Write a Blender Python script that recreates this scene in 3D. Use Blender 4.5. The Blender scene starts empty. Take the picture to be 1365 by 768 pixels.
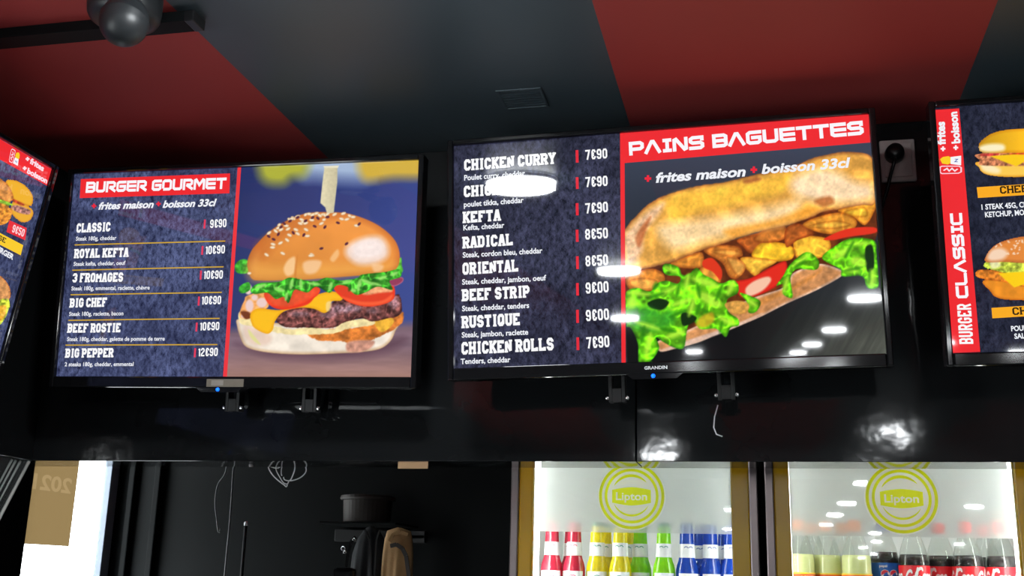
import bpy, bmesh, math, random
import numpy as np
from mathutils import Vector, Matrix
R = math.radians
SC = bpy.context.scene
COL = SC.collection
random.seed(4)

# ------------------------------------------------------------------ camera, world, exposure
FPX, CXP, CYP = 1473.7, 682.5, 384.0
YAW, PITCH, ROLL = R(-13.114), R(14.886), R(1.493)
EYE = np.array([0.0, 0.0, 1.5])
_f = np.array([math.sin(YAW)*math.cos(PITCH), math.cos(YAW)*math.cos(PITCH), math.sin(PITCH)])
_r = np.array([math.cos(YAW), -math.sin(YAW), 0.0]); _u = np.cross(_r, _f)
_r2 = math.cos(ROLL)*_r + math.sin(ROLL)*_u; _u2 = -math.sin(ROLL)*_r + math.cos(ROLL)*_u
cam = bpy.data.objects.new('camera', bpy.data.cameras.new('camera')); COL.objects.link(cam)
cam.data.sensor_width = 36; cam.data.lens = FPX*36/1365
cam.data.clip_start = 0.05; cam.data.clip_end = 200
M4 = Matrix.Identity(4)
for i in range(3):
    M4[i][0], M4[i][1], M4[i][2], M4[i][3] = _r2[i], _u2[i], -_f[i], EYE[i]
cam.matrix_world = M4
SC.camera = cam
SC.view_settings.view_transform = 'Standard'
SC.view_settings.look = 'None'
SC.view_settings.exposure = 0.0
SC.view_settings.gamma = 1.0
SC.view_settings.use_curve_mapping = False
w = bpy.data.worlds.new('daylight'); SC.world = w; w.use_nodes = True
w.node_tree.nodes['Background'].inputs[0].default_value = (0.93, 0.98, 1.0, 1)
w.node_tree.nodes['Background'].inputs[1].default_value = 8.5
LAMP_POWER = 125.0
FRIDGE_POWER = 12.0

def ray(x, y):
    return _r2*((x-CXP)/FPX) - _u2*((y-CYP)/FPX) + _f
def onY(x, y, Y):
    d = ray(x, y); return EYE + d*(Y/d[1])
def onX(x, y, X):
    d = ray(x, y); return EYE + d*(X/d[0])

# ------------------------------------------------------------------ helpers
def lin(c):
    c = np.asarray(c, float)
    if c.max() > 1.0: c = c/255.0
    return np.where(c <= 0.04045, c/12.92, ((c+0.055)/1.055)**2.4)
def srgb(r, g, b):
    return tuple(lin((r/255, g/255, b/255))) + (1.0,)

def mat(name, base, rough=0.5, metal=0.0, spec=0.5, noise=None, bump=None, emit=None, estr=1.0, coat=0.0):
    m = bpy.data.materials.new(name); m.use_nodes = True
    nt = m.node_tree; b = nt.nodes['Principled BSDF']
    b.inputs['Base Color'].default_value = base
    b.inputs['Roughness'].default_value = rough
    b.inputs['Metallic'].default_value = metal
    b.inputs['Specular IOR Level'].default_value = spec
    b.inputs['Coat Weight'].default_value = coat
    if emit:
        b.inputs['Emission Color'].default_value = emit
        b.inputs['Emission Strength'].default_value = estr
    if noise or bump:
        tc = nt.nodes.new('ShaderNodeTexCoord')
    if noise:                       # (scale, amount)
        n = nt.nodes.new('ShaderNodeTexNoise'); n.inputs['Scale'].default_value = noise[0]; n.inputs['Detail'].default_value = 5
        nt.links.new(tc.outputs['Object'], n.inputs['Vector'])
        mx = nt.nodes.new('ShaderNodeMix'); mx.data_type = 'RGBA'
        a = noise[1]
        mx.inputs[6].default_value = tuple(max(0, c*(1-a)) for c in base[:3])+(1,)
        mx.inputs[7].default_value = tuple(min(1, c*(1+a)) for c in base[:3])+(1,)
        nt.links.new(n.outputs['Fac'], mx.inputs[0]); nt.links.new(mx.outputs[2], b.inputs['Base Color'])
    if bump:                        # (scale, strength, distance)
        n2 = nt.nodes.new('ShaderNodeTexNoise'); n2.inputs['Scale'].default_value = bump[0]; n2.inputs['Detail'].default_value = 3
        nt.links.new(tc.outputs['Object'], n2.inputs['Vector'])
        bp = nt.nodes.new('ShaderNodeBump'); bp.inputs['Strength'].default_value = bump[1]; bp.inputs['Distance'].default_value = bump[2]
        nt.links.new(n2.outputs['Fac'], bp.inputs['Height']); nt.links.new(bp.outputs['Normal'], b.inputs['Normal'])
    return m

def mat_mix(name, build):
    m = bpy.data.materials.new(name); m.use_nodes = True
    nt = m.node_tree; nt.nodes.remove(nt.nodes['Principled BSDF'])
    out = [n for n in nt.nodes if n.type == 'OUTPUT_MATERIAL'][0]
    sh = build(nt); nt.links.new(sh.outputs[0], out.inputs['Surface'])
    return m
def clear_mat(name, tint, gloss_rough=0.02, diffuse=0.0, dcol=(1, 1, 1, 1), ior=1.45):
    """thin clear sheet: straight-through light, a fresnel reflection, a little haze"""
    def b(nt):
        t = nt.nodes.new('ShaderNodeBsdfTransparent'); t.inputs[0].default_value = tint
        g = nt.nodes.new('ShaderNodeBsdfGlossy'); g.inputs['Roughness'].default_value = gloss_rough
        fr = nt.nodes.new('ShaderNodeFresnel')
        ge = nt.nodes.new('ShaderNodeNewGeometry'); ii = nt.nodes.new('ShaderNodeMapRange')      # same mirror share from either side of the sheet
        ii.inputs['To Min'].default_value = ior; ii.inputs['To Max'].default_value = 1/ior
        nt.links.new(ge.outputs['Backfacing'], ii.inputs['Value']); nt.links.new(ii.outputs['Result'], fr.inputs[0])
        s = t
        if diffuse > 0:
            d = nt.nodes.new('ShaderNodeBsdfDiffuse'); d.inputs[0].default_value = dcol
            tl = nt.nodes.new('ShaderNodeBsdfTranslucent'); tl.inputs[0].default_value = dcol
            m0 = nt.nodes.new('ShaderNodeMixShader'); m0.inputs[0].default_value = 0.5
            nt.links.new(d.outputs[0], m0.inputs[1]); nt.links.new(tl.outputs[0], m0.inputs[2])
            m1 = nt.nodes.new('ShaderNodeMixShader'); m1.inputs[0].default_value = diffuse
            nt.links.new(t.outputs[0], m1.inputs[1]); nt.links.new(m0.outputs[0], m1.inputs[2]); s = m1
        m2 = nt.nodes.new('ShaderNodeMixShader')
        nt.links.new(fr.outputs[0], m2.inputs[0]); nt.links.new(s.outputs[0], m2.inputs[1]); nt.links.new(g.outputs[0], m2.inputs[2])
        return m2
    return mat_mix(name, b)
def translucent_mat(name, col, frac=0.6, rough=0.3, gloss=0.05):
    def b(nt):
        d = nt.nodes.new('ShaderNodeBsdfDiffuse'); d.inputs[0].default_value = col
        t = nt.nodes.new('ShaderNodeBsdfTranslucent'); t.inputs[0].default_value = col
        m = nt.nodes.new('ShaderNodeMixShader'); m.inputs[0].default_value = frac
        nt.links.new(d.outputs[0], m.inputs[1]); nt.links.new(t.outputs[0], m.inputs[2])
        g = nt.nodes.new('ShaderNodeBsdfGlossy'); g.inputs['Roughness'].default_value = rough
        m2 = nt.nodes.new('ShaderNodeMixShader'); m2.inputs[0].default_value = gloss
        nt.links.new(m.outputs[0], m2.inputs[1]); nt.links.new(g.outputs[0], m2.inputs[2])
        return m2
    return mat_mix(name, b)

def link(name, me, parent=None, mats=(), smooth=False):
    for m in mats: me.materials.append(m)
    if smooth:
        for p in me.polygons: p.use_smooth = True
    o = bpy.data.objects.new(name, me); COL.objects.link(o)
    if parent: o.parent = parent
    return o
def tag(o, label=None, cat=None, group=None, kind=None):
    if label: o['label'] = label
    if cat: o['category'] = cat
    if group: o['group'] = group
    if kind: o['kind'] = kind
    return o
def thing(name, label, cat, loc=(0, 0, 0), group=None):
    o = bpy.data.objects.new(name, None); COL.objects.link(o); o.location = loc; o.empty_display_size = 0.05
    return tag(o, label, cat, group)

class MB:
    """collects shapes, then links them as ONE mesh object"""
    def __init__(s): s.v, s.f, s.mi = [], [], []
    def add(s, vs, fs, m=0):
        o = len(s.v); s.v += [tuple(map(float, p)) for p in vs]
        s.f += [tuple(i+o for i in f) for f in fs]; s.mi += [m]*len(fs); return s
    def box(s, a, b, m=0):
        (x0, y0, z0), (x1, y1, z1) = a, b
        vs = [(x0, y0, z0), (x1, y0, z0), (x1, y1, z0), (x0, y1, z0), (x0, y0, z1), (x1, y0, z1), (x1, y1, z1), (x0, y1, z1)]
        return s.add(vs, [(0, 3, 2, 1), (4, 5, 6, 7), (0, 1, 5, 4), (1, 2, 6, 5), (2, 3, 7, 6), (3, 0, 4, 7)], m)
    def tube(s, pts, r, n=8, m=0, caps=True):
        pts = [Vector(p) for p in pts]; rs = r if hasattr(r, '__len__') else [r]*len(pts)
        rings = []; t0 = (pts[1]-pts[0]).normalized()
        nrm = t0.orthogonal().normalized()
        for i, p in enumerate(pts):
            t = (pts[min(i+1, len(pts)-1)]-pts[max(i-1, 0)]).normalized()
            nrm = (nrm - t*nrm.dot(t)).normalized(); bn = t.cross(nrm)
            rings.append([p + (nrm*math.cos(2*math.pi*k/n)+bn*math.sin(2*math.pi*k/n))*rs[i] for k in range(n)])
        vs = [v for rg in rings for v in rg]; fs = []
        for i in range(len(pts)-1):
            for k in range(n):
                a, b = i*n+k, i*n+(k+1) % n; fs.append((a, b, b+n, a+n))
        if caps: fs += [tuple(range(n-1, -1, -1)), tuple(range((len(pts)-1)*n, len(pts)*n))]
        return s.add(vs, fs, m)
    def lathe(s, prof, n=24, m=0, mtx=None, cap=True):
        """prof: (radius, height) bottom to top, round the z axis"""
        vs = []; fs = []
        for r_, z in prof:
            for k in range(n):
                a = 2*math.pi*k/n; vs.append(Vector((r_*math.cos(a), r_*math.sin(a), z)))
        for i in range(len(prof)-1):
            for k in range(n):
                a, b = i*n+k, i*n+(k+1) % n; fs.append((a, b, b+n, a+n))
        if cap: fs += [tuple(range(n-1, -1, -1)), tuple(range((len(prof)-1)*n, len(prof)*n))]
        if mtx: vs = [mtx @ v for v in vs]
        return s.add(vs, fs, m)
    def mesh(s, name):
        me = bpy.data.meshes.new(name); me.from_pydata(s.v, [], s.f)
        for p, i in zip(me.polygons, s.mi): p.material_index = i
        me.update(); return me
    def build(s, name, mats, parent=None, smooth=False, bevel=0):
        me = s.mesh(name)
        if not isinstance(mats, (list, tuple)): mats = [mats]
        o = link(name, me, parent, mats, smooth)
        if bevel:
            b = o.modifiers.new('bevel', 'BEVEL'); b.width = bevel; b.segments = 2; b.limit_method = 'ANGLE'
        return o
def aim(z):
    return Vector(z).normalized().to_track_quat('Z', 'Y').to_matrix().to_4x4()

# ------------------------------------------------------------------ materials
M_gloss = mat('black_laminate', (0.011, 0.012, 0.013, 1), 0.06, spec=0.42, noise=(3, 0.2), bump=(9, 0.035, 0.02))
M_matt = mat('black_paint', (0.004, 0.005, 0.0055, 1), 0.6, spec=0.12, noise=(6, 0.15))
M_cblack = mat('ceiling_black', (0.060, 0.084, 0.100, 1), 0.42, spec=0.4, noise=(2, 0.08))
M_cred = mat('ceiling_red', (0.42, 0.055, 0.052, 1), 0.6, spec=0.2, noise=(2, 0.06))
M_floor = mat('floor_tile', (0.075, 0.075, 0.078, 1), 0.3, noise=(4, 0.2))
M_hall = mat('hall_wall', (0.06, 0.06, 0.06, 1), 0.7, noise=(3, 0.2))
M_plastic = mat('black_plastic', (0.010, 0.010, 0.011, 1), 0.28, spec=0.5, noise=(60, 0.1))
M_pgloss = mat('black_piano_plastic', (0.007, 0.007, 0.008, 1), 0.07, spec=0.5, noise=(40, 0.1))
M_steel = mat('dark_steel', (0.008, 0.008, 0.009, 1), 0.5, metal=0.0, noise=(30, 0.2))
M_screw = mat('bright_screw', (0.7, 0.7, 0.7, 1), 0.2, metal=1.0, noise=(50, 0.1))
M_led = mat('blue_led', (0.01, 0.05, 0.2, 1), 0.3, noise=(50, .1), emit=(0.003, 0.12, 1.0, 1), estr=2.6)
M_badge = mat('badge_silver', (0.85, 0.85, 0.86, 1), 0.6, noise=(50, 0.05))
M_lamp = mat('lamp_diffuser', (0.8, 0.8, 0.8, 1), 0.4, noise=(20, .03), emit=(0.94, 0.98, 1.0, 1), estr=LAMP_POWER)
M_white = mat('white_plastic', (0.7, 0.7, 0.69, 1), 0.35, noise=(30, 0.05))
M_liner = mat('fridge_liner', (0.80, 0.82, 0.81, 1), 0.45, noise=(12, 0.03))
M_tube = mat('led_tube', (0.9, 0.9, 0.9, 1), 0.4, noise=(20, .02), emit=(0.96, 1.0, 0.98, 1), estr=FRIDGE_POWER*2.2)
M_tube2 = mat('led_tube_dim', (0.9, 0.9, 0.9, 1), 0.4, noise=(20, .02), emit=(0.96, 1.0, 0.98, 1), estr=FRIDGE_POWER*0.8)
M_alu = mat('door_aluminium', (0.24, 0.20, 0.20, 1), 0.28, metal=0.75, noise=(8, 0.12))
M_yellow = translucent_mat('yellow_trim', (0.36, 0.25, 0.010, 1), 0.55, 0.25, 0.06)
M_glass = clear_mat('door_glass', (0.97, 0.98, 0.97, 1))
M_pane = clear_mat('window_glass', (0.97, 0.98, 0.98, 1))
def _frost(nt):
    d = nt.nodes.new('ShaderNodeBsdfDiffuse'); d.inputs[0].default_value = (.6, .62, .61, 1)
    t = nt.nodes.new('ShaderNodeBsdfTranslucent'); t.inputs[0].default_value = (.62, .645, .63, 1)
    r = nt.nodes.new('ShaderNodeBsdfRefraction'); r.inputs['Color'].default_value = (.74, .76, .75, 1); r.inputs['Roughness'].default_value = 0.42; r.inputs['IOR'].default_value = 1.06
    a = nt.nodes.new('ShaderNodeMixShader'); a.inputs[0].default_value = .72; nt.links.new(d.outputs[0], a.inputs[1]); nt.links.new(t.outputs[0], a.inputs[2])
    m = nt.nodes.new('ShaderNodeMixShader'); m.inputs[0].default_value = .55; nt.links.new(a.outputs[0], m.inputs[1]); nt.links.new(r.outputs[0], m.inputs[2])
    return m
M_frost = mat_mix('frosted_film', _frost)
M_wire = mat('shelf_wire', (0.75, 0.76, 0.75, 1), 0.3, metal=0.4, noise=(20, 0.05))
M_acry = clear_mat('clear_acrylic', (0.93, 0.95, 0.95, 1), 0.04, 0.05)
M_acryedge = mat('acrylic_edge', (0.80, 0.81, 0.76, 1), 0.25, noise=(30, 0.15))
M_spot = mat('spotlight_black', (0.016, 0.018, 0.020, 1), 0.42, spec=0.4, noise=(30, 0.1))
M_tan = mat('tan_fabric', (0.42, 0.245, 0.105, 1), 0.85, noise=(60, 0.12), bump=(200, 0.3, 0.002))
M_tape = mat('tan_tape', (0.38, 0.23, 0.11, 1), 0.6, noise=(90, 0.1))
M_cloth = mat('black_fabric', (0.016, 0.017, 0.02, 1), 0.85, noise=(40, 0.2), bump=(150, 0.3, 0.002))
M_brown = mat('dark_brown', (0.03, 0.022, 0.018, 1), 0.6, noise=(25, 0.3))
M_wirepale = mat('pale_cable', (0.85, 0.85, 0.86, 1), 0.4, noise=(30, 0.1))
M_wiregrey = mat('grey_cable', (0.10, 0.105, 0.11, 1), 0.4, noise=(30, 0.1))
M_socket = mat('socket_plastic', (0.50, 0.43, 0.42, 1), 0.45, noise=(30, 0.05))
M_jamb = mat('window_frame_paint', (0.20, 0.24, 0.30, 1), 0.4, noise=(15, 0.1))

# ------------------------------------------------------------------ setting
CZ = 2.53; WY = 2.46; WB = 1.764; LX = -1.80; BX = -2.30; RY = 3.66
def struct(o): o['kind'] = 'structure'; return o
struct(MB().box((BX-0.15, -36, -0.1), (5.15, RY+0.15, 0)).build('floor', M_floor))
m = MB(); edges = [BX-0.15, -1.835, -1.062, -0.283, 0.432, 1.20, 1.955, 2.72, 3.48, 4.25, 5.15]
for i in range(len(edges)-1):
    m.box((edges[i], -36, CZ), (edges[i+1], RY+0.15, CZ+0.1), (i+1) % 2 if i else 1)
struct(m.build('ceiling', [M_cblack, M_cred]))
# fix stripe order: red | black | red ... starting with red from -1.835 to -1.062
ce = bpy.data.objects['ceiling'].data
for k, p in enumerate(ce.polygons):
    i = k//6; p.material_index = {0: 0}.get(i, 1 if i % 2 == 1 else 0)
m = MB(); SEAM = -0.281
m.box((LX-0.14, WY, WB), (SEAM-0.0012, WY+0.14, CZ)); m.box((SEAM+0.0012, WY-0.0008, WB), (5.0, WY+0.14, CZ))
struct(m.build('wall_back', M_gloss, bevel=0.0015))
struct(MB().box((LX-0.14, 1.17, WB), (LX, WY-0.0005, CZ)).build('wall_left', M_gloss, bevel=0.0015))
WZ0, WZ1, WYA, WYB = 0.12, 2.35, 3.163, 3.640
m = MB()
W2A, W2B, W2L, W2H = -2.3, 0.5, 0.25, 1.72
m.box((BX-0.03, -36, 0), (BX, W2A, CZ)); m.box((BX-0.03, W2A, 0), (BX, W2B, W2L)); m.box((BX-0.03, W2A, W2H), (BX, W2B, CZ)); m.box((BX-0.03, W2B, 0), (BX, WYA, CZ)); m.box((BX-0.03, WYB, 0), (BX, RY, CZ))
m.box((BX-0.03, WYA, 0), (BX, WYB, WZ0)); m.box((BX-0.03, WYA, WZ1), (BX, WYB, CZ))
struct(m.build('wall_left_outer', M_matt))
struct(MB().box((BX-0.03, RY, 0), (5.15, RY+0.15, CZ)).build('wall_rear', M_matt))
struct(MB().box((5.0, -36, 0), (5.15, RY, CZ)).build('wall_right', M_hall))
struct(MB().box((BX-0.15, -36.15, 0), (5.15, -36, CZ)).build('wall_front', M_hall))
# shop window on the far left
wt = bpy.data.objects.new('window_1', None); COL.objects.link(wt); wt.location = (BX-0.012, (WYA+WYB)/2, WZ0); wt['kind'] = 'structure'
hy = (WYB-WYA)/2; hz = WZ1-WZ0
m = MB()
m.box((-0.012, -hy, 0), (0.010, -hy+0.004, hz)); m.box((-0.012, hy-0.050, 0), (0.018, hy, hz))
m.box((-0.012, -hy+0.004, 0), (0.010, hy-0.050, 0.04)); m.box((-0.012, -hy+0.004, hz-0.04), (0.010, hy-0.050, hz))
struct(m.build('window_frame', M_jamb, wt, bevel=0.002))
struct(MB().box((-0.004, -hy+0.004, 0.04), (0.0, hy-0.050, hz-0.04)).build('window_pane', M_pane, wt))
w2 = bpy.data.objects.new('fill_window', None); COL.objects.link(w2); w2.location = (BX-0.015, (W2A+W2B)/2, W2L); w2['kind'] = 'structure'  # unseen low window, added to throw daylight up onto the ceiling
h2 = (W2B-W2A)/2; z2 = W2H-W2L; m = MB()
for yy in np.linspace(-h2, h2, 4): m.box((-.02, yy-.02, 0), (.02, yy+.02, z2))
m.box((-.018, -h2, 0), (.018, h2, .04)); m.box((-.018, -h2, z2-.04), (.018, h2, z2)); struct(m.build('window_frame', M_jamb, w2))
struct(MB().add([(0, -h2, .04), (0, h2, .04), (0, h2, z2-.04), (0, -h2, z2-.04)], [(0, 1, 2, 3)]).build('window_pane', M_pane, w2))
for i, px in enumerate((181, 215)):                                  # dark battens on the rear wall
    x = onY(px, 640, RY)[0]
    struct(MB().box((x-0.012, RY-0.03, 0), (x+0.012, RY-0.0005, CZ)).build('trim_%d' % (i+1), M_matt, bevel=0.004))

# ------------------------------------------------------------------ flat lettering
def S(*p): return [tuple(p[i:i+2]) for i in range(0, len(p), 2)]
OCT = S(1, 0, 3, 0, 4, 1, 4, 5, 3, 6, 1, 6, 0, 5, 0, 1, 1, 0)
SLAB = {
 'A': ([S(0, 0, 1.5, 6, 2.5, 6, 4, 0), S(.6, 2, 3.4, 2)], S(0, 0, 4, 0)),
 'B': ([S(0, 0, 0, 6, 3, 6, 4, 5.2, 4, 3.8, 3.2, 3, 0, 3), S(3.2, 3, 4, 2.2, 4, .8, 3, 0, 0, 0)], S(-.2, 0, -.2, 6)),
 'C': ([S(4, 4.2, 4, 5, 3, 6, 1, 6, 0, 5, 0, 1, 1, 0, 3, 0, 4, 1, 4, 1.8)], []),
 'D': ([S(0, 0, 0, 6, 3, 6, 4, 5, 4, 1, 3, 0, 0, 0)], S(-.2, 0, -.2, 6)),
 'E': ([S(4, 4.8, 4, 6, 0, 6, 0, 0, 4, 0, 4, 1.2), S(0, 3, 2.8, 3)], []),
 'F': ([S(4, 4.8, 4, 6, 0, 6, 0, 0), S(0, 3, 2.8, 3)], S(.2, 0)),
 'G': ([S(4, 4.4, 4, 5, 3, 6, 1, 6, 0, 5, 0, 1, 1, 0, 3, 0, 4, 1, 4, 2.8, 2.2, 2.8)], []),
 'H': ([S(0, 0, 0, 6), S(4, 0, 4, 6), S(0, 3, 4, 3)], S(0, 0, 0, 6, 4, 0, 4, 6)),
 'I': ([S(1, 0, 1, 6)], S(1, 0, 1, 6)),
 'K': ([S(0, 0, 0, 6), S(4, 6, .2, 2.4), S(1.4, 3.4, 4, 0)], S(0, 0, 0, 6, 4, 6, 4, 0)),
 'L': ([S(0, 6, 0, 0, 4, 0, 4, 1.4)], S(0, 6)),
 'M': ([S(0, 0, 0, 6, 2.4, 2.2, 4.8, 6, 4.8, 0)], S(0, 0, 4.8, 0)),
 'N': ([S(0, 0, 0, 6, 4, 0, 4, 6)], S(0, 0, 4, 6)),
 'O': ([OCT], []), '0': ([OCT], []),
 'P': ([S(0, 0, 0, 6, 3, 6, 4, 5, 4, 3.6, 3, 2.6, 0, 2.6)], S(.2, 0, -.2, 6)),
 'Q': ([OCT, S(2.2, 1.8, 4, -.2)], []),
 'R': ([S(0, 0, 0, 6, 3, 6, 4, 5, 4, 3.8, 3, 2.8, 0, 2.8), S(2.2, 2.8, 4, 0)], S(0, 0, 4, 0, -.2, 6)),
 'S': ([S(4, 4.4, 4, 5, 3, 6, 1, 6, 0, 5, 0, 4, 1, 3.1, 3, 2.9, 4, 2, 4, 1, 3, 0, 1, 0, 0, 1, 0, 1.6)], []),
 'T': ([S(0, 4.8, 0, 6, 4, 6, 4, 4.8), S(2, 6, 2, 0)], S(2, 0)),
 'U': ([S(0, 6, 0, 1, 1, 0, 3, 0, 4, 1, 4, 6)], S(0, 6, 4, 6)),
 'Y': ([S(0, 6, 2, 2.8, 4, 6), S(2, 2.8, 2, 0)], S(0, 6, 4, 6, 2, 0)),
 '1': ([S(0.2, 4.8, 1.4, 6, 1.4, 0)], []),
 '2': ([S(0, 4.4, 0, 5, 1, 6, 3, 6, 4, 5, 4, 4, 0, 1.2, 0, 0, 4, 0)], []),
 '3': ([S(0, 4.6, 0, 5, 1, 6, 3, 6, 4, 5, 4, 4, 3, 3, 1.6, 3), S(3, 3, 4, 2, 4, 1, 3, 0, 1, 0, 0, 1, 0, 1.4)], []),
 '5': ([S(4, 6, 0, 6, 0, 3.4, 3, 3.4, 4, 2.6, 4, 1, 3, 0, 1, 0, 0, 1, 0, 1.4)], []),
 '6': ([S(4, 4.6, 4, 5, 3, 6, 1, 6, 0, 5, 0, 1, 1, 0, 3, 0, 4, 1, 4, 2.4, 3, 3.3, 0, 3.3)], []),
 '7': ([S(0, 6, 4, 6, 1.6, 0)], []),
 '8': ([S(1, 3, 0, 4, 0, 5, 1, 6, 3, 6, 4, 5, 4, 4, 3, 3, 4, 2, 4, 1, 3, 0, 1, 0, 0, 1, 0, 2, 1, 3, 3, 3)], []),
 '9': ([S(0, 1.4, 0, 1, 1, 0, 3, 0, 4, 1, 4, 5, 3, 6, 1, 6, 0, 5, 0, 3.6, 1, 2.7, 4, 2.7)], []),
 '\u20ac': ([S(4, 4.4, 4, 5, 3, 6, 1.4, 6, .6, 5, .6, 1, 1.4, 0, 3, 0, 4, 1, 4, 1.6), S(-.3, 3.7, 2.8, 3.7), S(-.3, 2.3, 2.8, 2.3)], []),
 '.': ([S(0, 0, .3, 0)], []), ' ': ([], []),
}
OCR = S(.7, 0, 3.3, 0, 4, .8, 4, 5.2, 3.3, 6, .7, 6, 0, 5.2, 0, 1.6)
TECH = {
 'A': ([S(-.2, 0, 1.7, 6, 2.3, 6, 4.2, 0)], []),
 'B': ([S(0, 4.6, 0, 0, 3.3, 0, 4, .7, 4, 2.3, 3.4, 3, .9, 3), S(3.4, 3, 4, 3.7, 4, 5.3, 3.3, 6, 0, 6)], []),
 'C': ([S(4, 6, .7, 6, 0, 5.2, 0, .8, .7, 0, 4, 0)], []),
 'E': ([S(0, 6, 4, 6), S(1.1, 3, 4, 3), S(0, 4.5, 0, .7, .7, 0, 4, 0)], []),
 'G': ([S(4, 6, .7, 6, 0, 5.2, 0, .8, .7, 0, 3.3, 0, 4, .8, 4, 3, 1.7, 3)], []),
 'I': ([S(1.5, 0, 1.5, 6), S(.4, 6, 2.6, 6), S(.4, 0, 2.6, 0)], []),
 'L': ([S(0, 6, 0, .8, .7, 0, 4, 0)], []),
 'M': ([S(0, 0, 0, 5.6, .6, 6, 2.3, 2.4, 4, 6, 4.6, 5.6, 4.6, 0)], []),
 'N': ([S(0, 0, 0, 5.6, .6, 6, 3.4, 0, 4, .4, 4, 6)], []),
 'O': ([OCR], []),
 'P': ([S(0, 0, 0, 4.2), S(0, 6, 3.3, 6, 4, 5.2, 4, 3.3, 3.3, 2.5, 1, 2.5)], []),
 'R': ([S(0, 0, 0, 4.2), S(0, 6, 3.3, 6, 4, 5.2, 4, 3.5, 3.3, 2.7, 1.2, 2.7, 4.1, 0)], []),
 'S': ([S(3.9, 5.0, 3.9, 6, .7, 6, 0, 5.2, 0, 3.8, .7, 3, 3.3, 3, 4, 2.2, 4, .8, 3.3, 0, 0, 0)], []),
 'T': ([S(0, 6, 4, 6), S(2, 4.9, 2, 0)], []),
 'U': ([S(0, 6, 0, .8, .7, 0, 3.3, 0, 4, .8, 4, 6)], []),
 ' ': ([], []),
}
def strip(pts, hw, e0=0.0, e1=0.0):
    """mitred ribbon of half width hw along 2-D points -> quads"""
    P = [np.array(p, float) for p in pts]; closed = np.allclose(P[0], P[-1])
    if closed: P = P[:-1]
    else:
        if e0: d = P[0]-P[1]; P[0] = P[0]+d/np.linalg.norm(d)*e0
        if e1: d = P[-1]-P[-2]; P[-1] = P[-1]+d/np.linalg.norm(d)*e1
    n = len(P); L = []; Rr = []
    for i in range(n):
        a = P[i-1] if (i > 0 or closed) else None
        b = P[(i+1) % n] if (i < n-1 or closed) else None
        d1 = (P[i]-a)/max(1e-9, np.linalg.norm(P[i]-a)) if a is not None else None
        d2 = (b-P[i])/max(1e-9, np.linalg.norm(b-P[i])) if b is not None else None
        if d1 is None: d1 = d2
        if d2 is None: d2 = d1
        n1 = np.array([-d1[1], d1[0]]); n2 = np.array([-d2[1], d2[0]])
        mm = n1+n2; q = mm@mm
        mm = mm*(2/max(q, 1.1)) if q > 0.05 else n1
        L.append(P[i]+mm*hw); Rr.append(P[i]-mm*hw)
    quads = []
    for i in range(n if closed else n-1):
        j = (i+1) % n; quads.append([L[i], Rr[i], Rr[j], L[j]])
    return quads
def pieces(st):
    out = [[st[0]]]
    for i in range(1, len(st)):
        out[-1].append(st[i])
        if i < len(st)-1:
            a = np.array(st[i], float)-np.array(st[i-1], float); b = np.array(st[i+1], float)-np.array(st[i], float)
            if a@b < -.25*np.linalg.norm(a)*np.linalg.norm(b): out.append([st[i]])
    return out
def stroke_text(s, font=SLAB, wid=0.56, sw=0.2, gap=0.12, serif=0.0, space=0.3):
    """-> list of polygons, cap height 1, and the total width"""
    x = 0; out = []; full = lambda p: font is TECH or p[1] in (0, 6)
    for ch in s:
        strokes, feet = font.get(ch, ([], []))
        if not strokes: x += space; continue
        mx = max(p[0] for st in strokes for p in st); mn = min(p[0] for st in strokes for p in st)
        lw = wid*max(mx, 1.0)/4; sc = (lw-sw)/max(mx, 1.0) if mx > 1.01 else 0.06
        if 1.01 < mx < 1.6: lw = sw*1.9; sc = (lw-sw)/mx
        if mx <= 1.01: lw = sw+0.06+(2*serif if serif else 0.0)
        fx = lambda p: (x + sw/2 + (serif if mx <= 1.01 and serif else 0) + p[0]*sc, sw/2 + p[1]*(1-sw)/6)
        for st in strokes:
            pcs = pieces([fx(p) for p in st])
            for i_, pc in enumerate(pcs): out += strip(pc, sw/2, sw/2 if i_ == 0 and full(st[0]) else 0, sw/2 if i_ == len(pcs)-1 and full(st[-1]) else 0)
        if serif:
            for p in feet:
                q = fx(p); y = 0 if p[1] < 3 else 1; h = sw*0.62
                y0, y1 = (0, h) if y == 0 else (1-h, 1)
                out.append([(q[0]-sw/2-serif*.75, y0), (q[0]+sw/2+serif*.75, y0), (q[0]+sw/2+serif*.75, y1), (q[0]-sw/2-serif*.75, y1)])
        x += lw+gap
    return out, x-gap
_fc = {}
def font_text(s, bold=0.0, shear=0.0):
    """built-in sans -> list of polygons scaled to cap height 1, and total width"""
    k = (s, bold, shear)
    if k in _fc: return _fc[k]
    cu = bpy.data.curves.new('t', 'FONT'); cu.body = s; cu.size = 1; cu.offset = bold; cu.shear = shear; cu.resolution_u = 3
    o = bpy.data.objects.new('t', cu); COL.objects.link(o)
    dg = bpy.context.evaluated_depsgraph_get(); me = o.evaluated_get(dg).to_mesh()
    vs = [(v.co.x, v.co.y) for v in me.vertices]; CAP = 0.73
    xs = [v[0] for v in vs]; x0 = min(xs)
    polys = [[((vs[i][0]-x0)/CAP, vs[i][1]/CAP) for i in p.vertices] for p in me.polygons]
    wd = (max(xs)-x0)/CAP
    o.evaluated_get(dg).to_mesh_clear(); bpy.data.objects.remove(o); bpy.data.curves.remove(cu)
    _fc[k] = (polys, wd); return _fc[k]

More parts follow.
